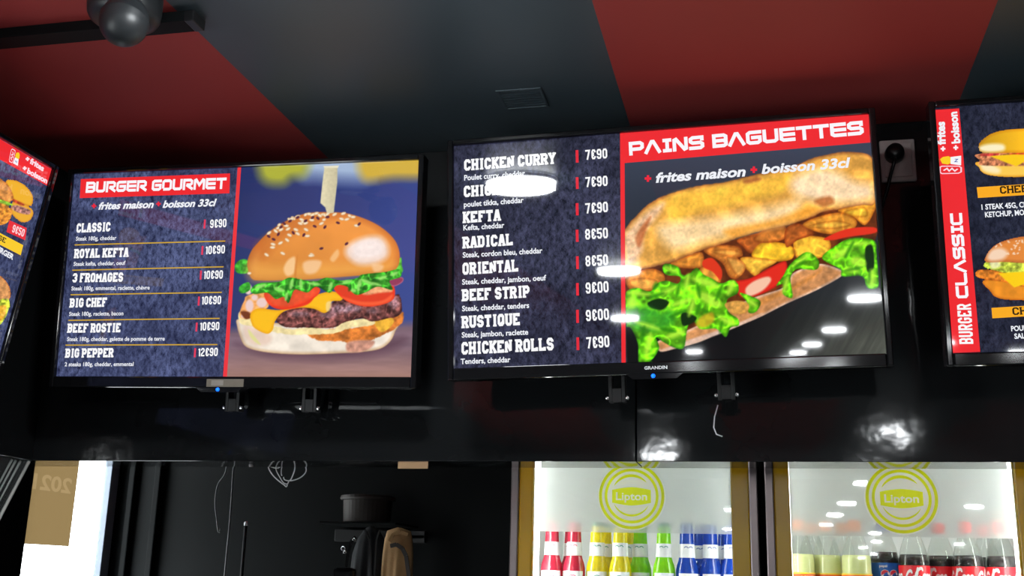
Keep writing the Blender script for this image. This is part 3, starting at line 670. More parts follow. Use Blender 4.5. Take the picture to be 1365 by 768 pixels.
for t, a, b in (('9'+EU+'90', (279.8, 304.4), (301.6, 303)), ('10'+EU+'90', (273.3, 339.5), (299.5, 338.1)), ('10'+EU+'90', (270.9, 372.4), (296.7, 371.7)), ('10'+EU+'90', (268.1, 406.4), (294.4, 405.7)), ('10'+EU+'90', (265.8, 440.9), (292, 440.4)), ('12'+EU+'90', (263.4, 475.3), (290, 474.8))):
    s.price(t, a, b, 11)
for x, y0, y1 in ((272.8, 293, 305), (269.7, 328.3, 340), (267.6, 361, 373), (265, 395.6, 407.6), (262, 430.3, 442.2), (259.9, 464.3, 476.5)):
    s.line((x+.3, y0), (x-.5, y1), 2.4, (226, 60, 90))
s.build(tv1, M_g1)

# ================================================================== television 2: baguettes
tv2, mt2 = television('large glossy black television with sandwich menu, price column and huge filled baguette', (-0.647, 2.251, 1.939), 0.080, 0.015, 0.020, badge='GRANDIN', arms=(-0.103, 0.127))
s = Screen(homog([(603, 196), (1156, 152.5), (1184, 473), (607, 488)], UVC))
UD2 = float(np.mean(s.uv([825, 830.5], [180, 482])[0]))
s.rect(0, 0, UD2, SH_, (0, 0, 0), 0, 1); s.rect(UD2, 0, SW_, SH_, (40, 40, 40), 0)
def paint_baguette(p):
    X, Y = p.X, p.Y
    c7 = C_(800, 130, 3.4125); c8 = C_(800, 310, 3.25)
    p.fill((60, 68, 86)); g = np.clip((Y-200)/230, 0, 1)[:, None]
    p.C = p.C*(1-g)+np.array([16, 17, 18])/255*g
    wd = np.clip((X-980)/200, 0, 1)*np.clip((Y-350)/110, 0, 1)
    p.C += (wd*(1+0.5*vnoise((X+Y*0.55)*1.0, (Y-X*0.4)*0.12, 5, 4)))[:, None]*np.array([62, 64, 55])/255
    tabs = np.clip((X-1060)/120, 0, 1)*np.clip((Y-330)/40, 0, 1)*.03; p.C += tabs[:, None]
    # dark filling bed
    p.blob(c8(98, 180, 300, 120, 440, 70, 700, -5)+c7(1000, 520, 1247, 470)+c8(1195, 30, 1100, 130, 960, 160, 800, 230, 640, 320, 420, 420, 240, 430, 105, 260), (96, 44, 18), 1.5, nz=(10, .5))
    # lower bread
    p.blob(c8(420, 400, 560, 330, 640, 290, 700, 270, 800, 235, 830, 180, 900, 150, 960, 138, 1045, 165, 1048, 190, 940, 250, 800, 312, 700, 362, 600, 404, 500, 442, 420, 475, 330, 498, 258, 512, 243, 470, 330, 440), (206, 142, 88), 1.4, edge=(226, 188, 166), ew=4, nz=(7, .3))
    p.blob(c8(560, 345, 700, 285, 840, 225, 960, 160, 900, 215, 760, 285, 620, 350), (196, 124, 52), 4, op=.6, nz=(5, .4))
    p.blob(c8(265, 505, 330, 480, 420, 450, 560, 405, 700, 350, 560, 420, 420, 470, 320, 498), (232, 200, 186), 3, op=.8, nz=(4, .15))
    # chicken and vegetables
    ch = [((300, 130, 420, 85, 442, 118, 430, 152, 340, 152), (232, 146, 52)), ((110, 190, 200, 155, 268, 178, 256, 240, 150, 252, 112, 232), (226, 140, 50)), ((120, 205, 200, 195, 250, 215, 240, 242, 150, 250), (240, 166, 72)),
          ((440, 80, 500, 55, 590, 62, 612, 100, 590, 112, 626, 150, 592, 198, 552, 190, 520, 130), (206, 124, 46)), ((470, 82, 560, 72, 604, 92, 560, 105), (238, 166, 70)), ((430, 150, 500, 155, 517, 212, 470, 217, 430, 190), (240, 162, 60)),
          ((590, 30, 700, 0, 790, 20, 720, 45, 652, 92, 610, 60), (186, 96, 36)), ((650, 92, 700, 42, 800, 50, 836, 76, 826, 116, 760, 127, 680, 122), (252, 196, 44)), ((600, 112, 700, 112, 762, 126, 702, 160, 662, 188), (244, 186, 62)),
          ((780, 10, 860, -20, 920, 10, 850, 40), (186, 96, 40)), ((833, 32, 870, 14, 970, 24, 997, 50, 986, 92, 930, 116, 850, 112), (252, 190, 56)), ((540, 110, 600, 120, 625, 150, 590, 190), (226, 160, 72))]
    for q, c in ch: p.blob(c8(*q), c, 1.3, edge=(int(c[0]*.78), int(c[1]*.62), int(c[2]*.5)), ew=4, nz=(7, .26), vein=(12, .2, 6))
    for q, c in (((690, 650, 740, 600, 830, 585, 838, 640, 760, 662), (204, 120, 46)), ((838, 600, 900, 575, 965, 620, 890, 652, 842, 682), (186, 96, 36)), ((915, 580, 1000, 540, 1100, 525, 1165, 560, 1150, 602, 1080, 622, 1000, 617), (228, 150, 50)), ((1080, 512, 1247, 474, 1247, 520, 1205, 582, 1150, 545), (236, 160, 48)), ((1110, 520, 1200, 500, 1215, 540, 1160, 545), (252, 196, 60)), ((940, 588, 1060, 560, 1140, 580, 1060, 600), (244, 180, 66))):
        p.blob(c7(*q), c, 1.3, edge=(int(c[0]*.78), int(c[1]*.62), int(c[2]*.5)), ew=4, nz=(7, .26), vein=(12, .2, 6))
    p.blob(c8(578, 215, 650, 196, 760, 138, 802, 128, 802, 182, 762, 232, 682, 272, 620, 283, 590, 262), (226, 44, 30), 1.3, edge=(190, 26, 20), ew=3)
    p.blob(c8(625, 245, 660, 212, 720, 192, 736, 210, 700, 252, 640, 276), (248, 196, 166), 3)
    p.blob(c8(440, 120, 480, 112, 520, 160, 515, 205, 480, 170, 440, 150), (222, 56, 28), 1.5)
    p.blob(c7(1015, 645, 1120, 600, 1245, 592, 1252, 618, 1130, 636, 1060, 650), (226, 52, 30), 1.3)
    # upper bread
    top = c7(92, 640, 108, 590, 160, 530, 230, 470, 330, 430, 450, 400, 560, 385, 700, 350, 850, 320, 950, 280, 1050, 255, 1150, 248, 1225, 265, 1250, 330, 1250, 480, 1180, 490, 1080, 510, 1000, 525, 960, 545, 850, 580, 700, 615, 600, 645)+c8(540, 45, 440, 75, 300, 128, 150, 166, 96, 192)
    p.blob(top, (238, 172, 76), 1.4, edge=(160, 96, 50), ew=5, nz=(20, .22), rag=.8, vein=(26, .22, 6))
    p.blob(c7(300, 455, 500, 410, 700, 375, 860, 350, 820, 430, 650, 480, 430, 520, 320, 560), (250, 194, 64), 12, op=.75, nz=(14, .22))
    p.blob(c7(860, 380, 950, 330, 1050, 330, 1150, 380, 1230, 400, 1230, 460, 1080, 480, 960, 470, 880, 440), (250, 222, 188), 16, op=.85, nz=(12, .14))
    p.blob(c7(250, 590, 400, 560, 560, 540, 760, 500, 900, 470, 860, 560, 700, 600, 520, 640, 330, 690), (250, 222, 176), 16, op=.8, nz=(14, .18))
    p.blob(c7(100, 640, 130, 590, 200, 520, 280, 480, 250, 540, 190, 620, 180, 700, 120, 760), (226, 186, 156), 8, op=.8, nz=(5, .3))
    p.blob(c7(150, 640, 175, 590, 220, 540, 200, 600, 170, 680), (176, 84, 36), 4, op=.7)
    p.blob(c7(970, 470, 1040, 450, 1060, 480, 1010, 500), (176, 96, 46), 5, op=.8)
    p.blob(c7(640, 380, 700, 362, 720, 376, 660, 392), (150, 76, 46), 4, op=.7)
    p.blob(c7(560, 600, 760, 560, 940, 500, 980, 520, 850, 572, 700, 608, 600, 638), (236, 152, 44), 8, op=.7)
    idx = (p.A > 0); sp = vnoise(X, Y, 3.2, 77, 2); P7 = np.array(top)
    inside = np.zeros(X.size, bool); near = np.where((X > 825) & (Y < 372))[0]
    inside[near] = p.sdist(smooth(top), near) > 1
    p.C[inside] *= (1.04+0.17*sp[inside])[:, None]
    # lettuce
    G = (112, 214, 24); GD = (58, 150, 12)
    p.blob(c8(103, 265, 150, 238, 210, 254, 240, 218, 280, 208, 330, 220, 338, 190, 280, 182, 262, 152, 278, 134, 330, 148, 348, 182, 380, 176, 410, 152, 440, 180, 480, 200, 520, 220, 560, 206, 590, 220, 592, 262, 545, 290, 552, 342, 592, 372, 597, 402, 562, 412, 541, 452, 500, 416, 430, 416, 392, 372, 372, 420, 360, 496, 320, 497, 270, 472, 238, 452, 252, 500, 210, 557, 165, 557, 160, 480, 130, 412, 103, 392), G, 1.2, edge=GD, ew=4, nz=(11, .55), vein=(13, .55, 7))
    for q in ((600, 262, 650, 276, 692, 300, 674, 342, 640, 347, 632, 302), (760, 230, 790, 188, 820, 138, 890, 86, 942, 118, 936, 162, 850, 160, 822, 200, 832, 282, 790, 268, 790, 225), (960, 112, 1020, 58, 1080, 28, 1150, 26, 1195, 44, 1200, 90, 1210, 200, 1205, 243, 1160, 240, 1138, 192, 1050, 192, 1040, 160)):
        p.blob(c8(*q), G, 1.2, edge=GD, ew=3, nz=(9, .5), vein=(11, .5, 7))
    for q in ((200, 302, 250, 284, 292, 300, 262, 332, 215, 325), (1150, 72, 1182, 60, 1190, 150, 1160, 170), (350, 345, 412, 365, 392, 392, 352, 400)):
        p.blob(c8(*q), (16, 44, 10), 2)
    p.blob(c8(120, 330, 200, 320, 260, 345, 300, 330, 320, 380, 250, 420, 160, 420, 120, 380), (44, 150, 44), 9, op=.7, nz=(8, .3))
    for x, y, a, b, r_ in ((160, 262, 50, 9, .1), (290, 250, 46, 8, -.4), (370, 210, 10, 34, .2), (450, 215, 60, 14, .3), (560, 240, 12, 34, .4), (470, 290, 60, 20, .5), (350, 300, 46, 9, -.3), (540, 380, 46, 10, .5), (200, 400, 60, 10, .3), (205, 480, 12, 50, .2), (320, 440, 46, 12, -.3), (390, 325, 10, 40, .3), (300, 160, 30, 7, .4), (1050, 90, 50, 16, -.5), (1120, 130, 36, 20, .3), (1120, 50, 50, 8, 0), (1180, 200, 16, 40, 0), (870, 120, 50, 8, -.6), (800, 230, 10, 36, .3), (655, 305, 24, 10, .6), (130, 300, 20, 26, 0), (1090, 165, 30, 10, .2)):
        (cx, cy), = c8(x, y); p.oval(cx, cy, a/3.25, b/3.25, (196, 250, 70), rot=r_, soft=5, op=.75)
    for x, y, a, b, r_ in ((240, 270, 34, 8, -.3), (330, 250, 8, 30, .2), (420, 250, 9, 34, -.2), (510, 260, 8, 40, .4), (330, 350, 40, 8, -.4), (470, 350, 40, 8, .5), (180, 440, 9, 40, .2), (290, 420, 36, 8, .2), (1080, 75, 8, 40, .5), (1100, 160, 40, 6, -.2), (860, 140, 34, 6, -.6), (520, 410, 8, 26, .2), (230, 230, 8, 20, .4), (1170, 190, 6, 30, 0), (420, 330, 9, 26, .3)):
        (cx, cy), = c8(x, y); p.oval(cx, cy, a/3.25, b/3.25, (36, 124, 8), rot=r_, soft=3.5, op=.75)
    p.blob(c8(535, 310, 590, 295, 640, 310, 630, 345, 570, 350), (206, 150, 70), 2, nz=(5, .3))
    p.blob(c8(410, 400, 430, 365, 480, 345, 490, 380, 450, 410), (224, 160, 40), 4, op=.7)
s.picture(UD2+.002, 0, SW_, SH_*0.912, paint_baguette, step=0.0016)
s.ppoly([(822, 178.8), (827.8, 178.3), (833.2, 482.1), (827.7, 482.3)], RED, 3)
s.ppoly([(822, 178.8), (1156, 152.5), (1158.8, 190), (827.8, 218)], RED, 3)
s.tech('PAINS BAGUETTES', (834.6, 208.2), (1150.4, 179.6), 18.0)
s.plus(859.8, 238.4, 4.4); s.sans('frites maison', (870.3, 243.7), (991, 234.9), 13, bold=.035, shear=.22)
s.plus(1001.6, 226.7, 4.4); s.sans('boisson 33cl', (1012.2, 232), (1133, 222.9), 13, bold=.035, shear=.22)
for t, a, b, h in (('CHICKEN CURRY', (616.8, 228.5), (737, 219.1), 14.8), ('CHICKEN TIKKA', (616.8, 263.2), (737, 254.8), 14.8), ('KEFTA', (616.3, 297.2), (665.5, 293.9), 15), ('RADICAL', (616.4, 330.4), (682, 326.2), 15.3), ('ORIENTAL', (616.4, 365), (689.6, 360.8), 15.8), ('BEEF STRIP', (616.4, 399.7), (705, 395), 15.8), ('RUSTIQUE', (616.4, 435), (692.6, 431.4), 16), ('CHICKEN ROLLS', (616.4, 469.7), (737.6, 464.8), 16.5)):
    s.slab(t, a, b, h)
for t, a, b in (('Poulet curry, cheddar', (617, 241), (697, 234.7)), ('poulet tikka, cheddar', (617, 276), (695.5, 270)), ('Kefta, cheddar', (616.8, 306.6), (670.5, 303)), ('Steak, cordon bleu, cheddar', (616.4, 342.3), (721, 336.6)), ('Steak, cheddar, jambon, oeuf', (616, 377.7), (726.5, 372.5)), ('Steak, cheddar, tenders', (616.4, 412.6), (704.5, 408.6)), ('Steak, jambon, raclette', (616.4, 447.2), (703.7, 443.7)), ('Tenders, cheddar', (615.4, 481.9), (680.7, 479.8))):
    s.sans(t, a, b, 7.2, (240, 242, 248), bold=.026)
for t, a, b, h in (('7'+EU+'90', (776.4, 213.9), (805.5, 211.6), 13), ('7'+EU+'90', (776.9, 250), (806.4, 248), 13.3), ('7'+EU+'90', (777.3, 284.8), (807.3, 282.6), 13.6), ('8'+EU+'50', (777.6, 319.2), (807.8, 317.1), 13.8), ('8'+EU+'50', (778.5, 354.6), (808.4, 352.7), 14), ('9'+EU+'00', (779.2, 390.5), (809.6, 388.5), 14.5), ('9'+EU+'00', (780, 426.9), (810.6, 424.9), 14.8), ('7'+EU+'90', (781.2, 463), (811.6, 461), 15)):
    s.price(t, a, b, h)
for x, y0, y1 in ((765.2, 201, 217.5), (765.8, 236.7, 252.2), (766.2, 271, 287), (766.6, 306, 322), (767.4, 341, 357.9), (767.9, 376.4, 392.8), (768.4, 411.6, 428.9), (769.3, 448, 464.8)):
    s.line((x-.2, y0), (x+.4, y1), 3.6, (226, 44, 60))
s.build(tv2, M_g2)
# loose cable end below its right bracket
def on_tv(mt, px, py, dy):
    """where a sight line meets the plane dy behind this screen, in the television's own space"""
    inv = mt.inverted(); o = inv @ Vector(EYE); d = (inv.to_3x3() @ Vector(ray(px, py))); return o + d*((dy-o.y)/d.y)
m = MB(); cp = [on_tv(mt2, x, y, 0.10) for x, y in ((957, 540), (952.5, 556), (951.5, 570), (955, 579), (963, 582))]
m.tube(cp, 0.0014, 6); m.build('power_cable', M_wirepale, tv2, smooth=True)

# ================================================================== television 3: classic burgers (right, cut by the frame)
tv3, mt3 = television('black television at the right edge with upright red strip and two burger photographs', (0.358, 2.235, 1.949), 0.08, 0.015, 0.008)
s = Screen(pose_homog(mt3)); Hi3 = s.Hi
s.rect(0, 0, SW_, SH_, (0, 0, 0), 0, 1)
s.ppoly([(1243.9, 146.8), (1278.5, 144.7), (1306.5, 469), (1270.4, 470.5)], RED, 2)
s.price('BURGER', (1297.4, 458.5), (1294, 405.2), 18.6)
s.tech('CLASSIC', (1291.2, 397.4), (1282.2, 284), 16.5)
s.plus(1257, 198.5, 3.2, (255, 240, 244)); s.sans('frites', (1260, 193), (1258.8, 162.2), 11.2, bold=.045)
s.plus(1274, 197, 3.2, (255, 240, 244)); s.sans('boisson', (1279.6, 190.9), (1275.2, 148.9), 11.2, bold=.045)
def icons(s, P):
    """cup of fries and a drinks can; P maps the icon's own square (0..60) to measures"""
    s.ppoly([P(*q) for q in ((0, 22), (8, 12), (24, 8), (30, 14), (30, 40), (22, 46), (6, 42))], (250, 205, 40), 3)
    s.ppoly([P(*q) for q in ((30, 12), (60, 6), (60, 50), (30, 44))], (246, 246, 250), 3)
    for q in strip([(42, 22), (50, 22), (42, 34), (50, 34)], 1.6): s.ppoly([P(*k) for k in q], (60, 90, 170), 4)
    for q in strip([(0, 58), (0, 82), (6, 88), (52, 86), (60, 80), (60, 60), (54, 54), (6, 54), (0, 58)], 2.2): s.ppoly([P(*k) for k in q], (250, 210, 222), 3)
    for q in strip([(10, 74), (20, 64), (26, 76), (34, 64), (42, 76), (50, 66)], 2.4): s.ppoly([P(*k) for k in q], (250, 226, 234), 3)
icons(s, lambda x, y: (1160+(357+x*1.8)/3.839, 120+(330+y*1.12)/3.839))
d1 = C_(1290, 140, 5.12); d2 = C_(1290, 290, 4.04)
def cheeseburger(p, d=d1, dx=0):
    D = lambda *q: [(x+dx, y) for x, y in d(*q)]
    p.blob(D(80, 385, 76, 430, 100, 465, 160, 485, 280, 495, 420, 490, 540, 480, 600, 440, 612, 390), (252, 204, 84), 1.2, edge=(226, 150, 30), ew=4)
    p.blob(D(85, 400, 150, 400, 220, 440, 200, 470, 110, 450), (255, 240, 200), 6, op=.85)
    p.blob(D(85, 330, 600, 320, 612, 390, 560, 412, 120, 415, 78, 380), (196, 122, 84), 1.2, nz=(3, .7))
    p.blob(D(90, 335, 200, 328, 200, 345, 100, 350), (206, 66, 60), 1.2, nz=(3, .4)); p.blob(D(270, 340, 400, 318, 600, 318, 600, 332, 420, 345), (210, 60, 40), 1.2, nz=(3, .4))
    p.blob(D(150, 350, 300, 338, 480, 340, 400, 380, 330, 420, 240, 385), (252, 204, 30), 1.2, sm=False)
    p.blob(D(72, 290, 78, 258, 110, 225, 170, 190, 260, 168, 384, 160, 450, 165, 540, 190, 590, 225, 612, 262, 606, 300, 560, 322, 384, 328, 150, 328, 86, 320), (250, 188, 36), 1.2, edge=(232, 150, 24), ew=5, light=(.004, 0.0))
    p.blob(D(82, 285, 150, 266, 240, 270, 245, 310, 150, 322, 90, 312), (255, 244, 206), 5, op=.95)
def chickenburger(p, d=d2, dx=0):
    D = lambda *q: [(x+dx, y) for x, y in d(*q)]
    p.blob(D(105, 330, 120, 400, 160, 435, 250, 447, 420, 442, 540, 402, 555, 340), (238, 146, 40), 1.2, edge=(200, 104, 24), ew=4, nz=(10, .12))
    p.blob(D(92, 235, 130, 228, 250, 240, 400, 235, 555, 240, 565, 300, 300, 310, 200, 300, 90, 270), (190, 206, 70), 1.3, nz=(4, .6), rag=1.5)
    p.blob(D(120, 235, 160, 230, 175, 262, 130, 275), (246, 240, 210), 3, op=.7)
    p.blob(D(38, 302, 60, 280, 130, 282, 200, 300, 300, 318, 600, 300, 610, 345, 420, 360, 300, 372, 210, 350, 120, 338, 55, 326), (226, 132, 44), 1.3, nz=(4, .5), edge=(180, 90, 24), ew=3)
    p.blob(D(162, 300, 300, 292, 440, 290, 340, 350, 250, 377), (253, 208, 26), 1.2, sm=False)
    p.blob(D(95, 240, 100, 200, 130, 160, 190, 125, 303, 100, 400, 105, 500, 140, 550, 200, 558, 250, 400, 245, 300, 246, 200, 240), (228, 138, 62), 1.2, edge=(190, 104, 50), ew=5)
    p.blob(D(105, 215, 130, 175, 180, 165, 215, 190, 190, 225, 130, 235), (250, 226, 204), 6, op=.85)
    rs = random.Random(5)
    for k in range(46):
        u, v = rs.uniform(140, 520), rs.uniform(112, 200)
        if (u-320)**2/220**2+(v-240)**2/135**2 < 1:
            (cx, cy), = D(u, v); p.oval(cx, cy, rs.uniform(1, 2.2), .9, (250, 222, 190), rot=rs.uniform(-1, 1), soft=1)
def place_pic(s, fn, pts):
    u, v = s.uv([q[0] for q in pts], [q[1] for q in pts]); s.picture(max(.002, min(u)), max(.002, min(v)), min(SW_-.002, max(u)), min(SH_-.002, max(v)), fn, 3, whole=False)
place_pic(s, cheeseburger, d1(60, 150, 625, 150, 625, 505, 60, 505)); place_pic(s, chickenburger, d2(30, 90, 620, 90, 620, 455, 30, 455))
for k in (1, 2):
    place_pic(s, lambda p: chickenburger(p, d1_ := C_(1290+k*140, 140-k*6, 5.0)), C_(1290+k*140, 140-k*6, 5.0)(30, 90, 620, 90, 620, 455, 30, 455))
    place_pic(s, lambda p: cheeseburger(p, C_(1290+k*140, 290-k*4, 4.6)), C_(1290+k*140, 290-k*4, 4.6)(60, 150, 625, 150, 625, 505, 60, 505))
OR_ = (250, 172, 36)
s.ppoly([(1302, 249.8), (1398, 243.5), (1400, 258), (1303.6, 264)], OR_, 2); s.slab('CHEESE', (1333.3, 258.6), (1390, 255), 10, (50, 36, 16), sw=.17)
s.ppoly([(1321.6, 410.6), (1418, 404.5), (1419, 418.5), (1322.8, 424.5)], OR_, 2); s.slab('CHICKEN', (1350, 420.3), (1416, 416.4), 10.2, (50, 36, 16), sw=.17)
s.sans('1 STEAK 45G, CHEDDAR,', (1308.5, 279.7), (1400, 274.2), 7.2, bold=.03); s.sans('KETCHUP, MOUTARDE', (1313.2, 289.8), (1397, 284.6), 7.2, bold=.03)
s.sans('POULET PAN\u00c9', (1348, 441.6), (1400, 438.6), 7, bold=.03); s.sans('SALADE', (1352.4, 451.7), (1383, 450), 7, bold=.03)
s.build(tv3, M_g3)

# ================================================================== television 0: on the left wall, cut by the frame
TT = 0.15
cr = np.array([-1.604, 2.12, 2.404]); dn = np.array([-math.sin(TT), 0, -math.cos(TT)])
p0 = cr + dn*SH_ - np.array([0, SW_, 0])
tv0, mt0 = television('black television on the left side wall, seen steeply, only its right end in view', tuple(p0), TT, R(90), 0.0)
s = Screen(pose_homog(mt0)); s.rect(0, 0, SW_, SH_, (0, 0, 0), 0, 1)
ta = C_(0, 170, 6.4); tb = C_(0, 280, 3.84)
uA, vA = s.uv([63.3, 69], [248.1, 225]); VS = float(vA[0])
s.rect(0.0005, VS, SW_-.0005, SH_-.0005, RED, 2)
icons(s, lambda x, y: (lambda q: (q[0], q[1]))(ta(132+ (60-x)*0.0 + (y-30)*-0.95 + (x-30)*-0.42+8, 262+(x-30)*1.75+(y-30)*-0.5)[0]))
s.plus(*ta(233, 268)[0], 2.6, (255, 225, 232), .4); s.sans('frites', ta(250, 302)[0], ta(366, 374)[0], 6.6, (252, 222, 232), bold=.05)
s.plus(*ta(208, 348)[0], 2.6, (255, 225, 232), .4); s.sans('boisson', ta(226, 386)[0], ta(396, 478)[0], 6.6, (252, 222, 232), bold=.05)
def paint_left(p):
    p.blob(ta(50, 450, 120, 445, 200, 480, 260, 540, 285, 605, 272, 665, 250, 672, 180, 650, 110, 610, 60, 540), (242, 180, 44), 1.1, edge=(220, 140, 30), ew=3)
    p.blob(ta(100, 640, 180, 640, 270, 690, 285, 740, 250, 800, 180, 810, 100, 740), (240, 176, 50), 1.1, edge=(216, 140, 40), ew=3)
    p.blob(ta(100, 672, 150, 664, 256, 705, 244, 742, 160, 728, 108, 700), (176, 122, 110), 1.2, nz=(2.5, .7)); p.blob(ta(110, 610, 200, 650, 195, 668, 120, 640), (206, 80, 40), 1.2, nz=(3, .4))
    p.blob(ta(-40, 420, 0, 430, 60, 480, 105, 560, 112, 610, 80, 640, 20, 620, -40, 600), (226, 150, 74), 1.1, edge=(180, 100, 40), ew=3, nz=(4, .4))
    p.blob(ta(-40, 610, 40, 625, 100, 650, 100, 668, 30, 660, -40, 645), (150, 206, 60), 1.1, nz=(3, .4))
    p.blob(ta(-40, 650, 60, 665, 100, 710, 90, 780, 40, 830, -40, 820), (222, 140, 50), 1.1, nz=(3, .6))
    p.blob(tb(-10, 340, 25, 355, 50, 395, 55, 440, 40, 465, 0, 470, -30, 440), (214, 150, 90), 1.1, edge=(190, 110, 50), ew=3, nz=(3, .3))
    p.blob(tb(-10, 470, 40, 455, 52, 490, 40, 520, 30, 550, 0, 590, -10, 560), (190, 206, 60), 1.1, nz=(3, .8)); p.blob(tb(-10, 500, 30, 490, 25, 540, -5, 570), (240, 180, 50), 1.2, nz=(3, .3))
us, vs_ = s.uv([0, 50], [300, 300]); s.picture(SW_-0.40, 0.003, SW_-.003, VS, paint_left, 2, whole=False, step=0.0022)
s.ppoly(tb(47, 52, 136, 92, 128, 155, 32, 112), (232, 50, 58), 3); s.price('9'+EU+'50', tb(58, 112)[0], tb(118, 138)[0], 10, (255, 214, 220))
s.ppoly(tb(-300, -40, 118, 180, 105, 232, -310, 20), (250, 204, 40), 3); s.slab('CHEESE', tb(-88, 112)[0], tb(24, 170)[0], 6.6, (60, 50, 20), sw=.17)
s.sans('BURGER', tb(-40, 198)[0], tb(64, 255)[0], 7, bold=.04)
s.build(tv0, M_g1)

# ------------------------------------------------------------------ drinks fridges
from mathutils.geometry import delaunay_2d_cdt
def cdt_layers(lay, k=1000.0):
    """flat print: polygons in order, each with a material; later ones lie over earlier ones, all in one sheet"""
    v2, f2 = [], []
    for p, mi in lay:
        if sum(p[i-1][0]*p[i][1]-p[i][0]*p[i-1][1] for i in range(len(p))) < 0: p = p[::-1]
        o = len(v2); v2 += [Vector((q[0]*k, q[1]*k)) for q in p]; f2.append(list(range(o, len(v2))))
    V_, E_, F_, _v, _e, OF = delaunay_2d_cdt(v2, [], f2, 1, 1e-4)
    def inside(P, x, y):
        c = False
        for i in range(len(P)):
            (x0, y0), (x1, y1) = P[i-1], P[i]
            if (y0 > y) != (y1 > y) and x < (x1-x0)*(y-y0)/(y1-y0)+x0: c = not c
        return c
    out = []
    for f in F_:
        x = sum(V_[i].x for i in f)/len(f)/k; y = sum(V_[i].y for i in f)/len(f)/k
        for P, mi in reversed(lay):
            if inside(P, x, y): out.append((f, mi)); break
    return [(v.x/k, v.y/k) for v in V_], out
def ring_text(polys, wd, width, cap, z, r, a0, m, idx, shear=0):
    """lettering laid round a bottle of radius r, centred on angle a0"""
    k = width/wd
    for p in polys:
        m.add([(r*math.cos(a0+(q[0]*k-width/2)/r), r*math.sin(a0+(q[0]*k-width/2)/r), z+q[1]*cap) for q in p], [tuple(range(len(p)))], idx)
M_logoy = translucent_mat('logo_lime', (0.64, 0.70, 0.004, 1), 0.85, 0.3, 0.03)
M_logow = translucent_mat('logo_white', (0.74, 0.74, 0.66, 1), 0.80, 0.3, 0.03)
M_hood = mat('fridge_black', (0.012, 0.012, 0.013, 1), 0.35, noise=(20, 0.2))
FY = 2.64
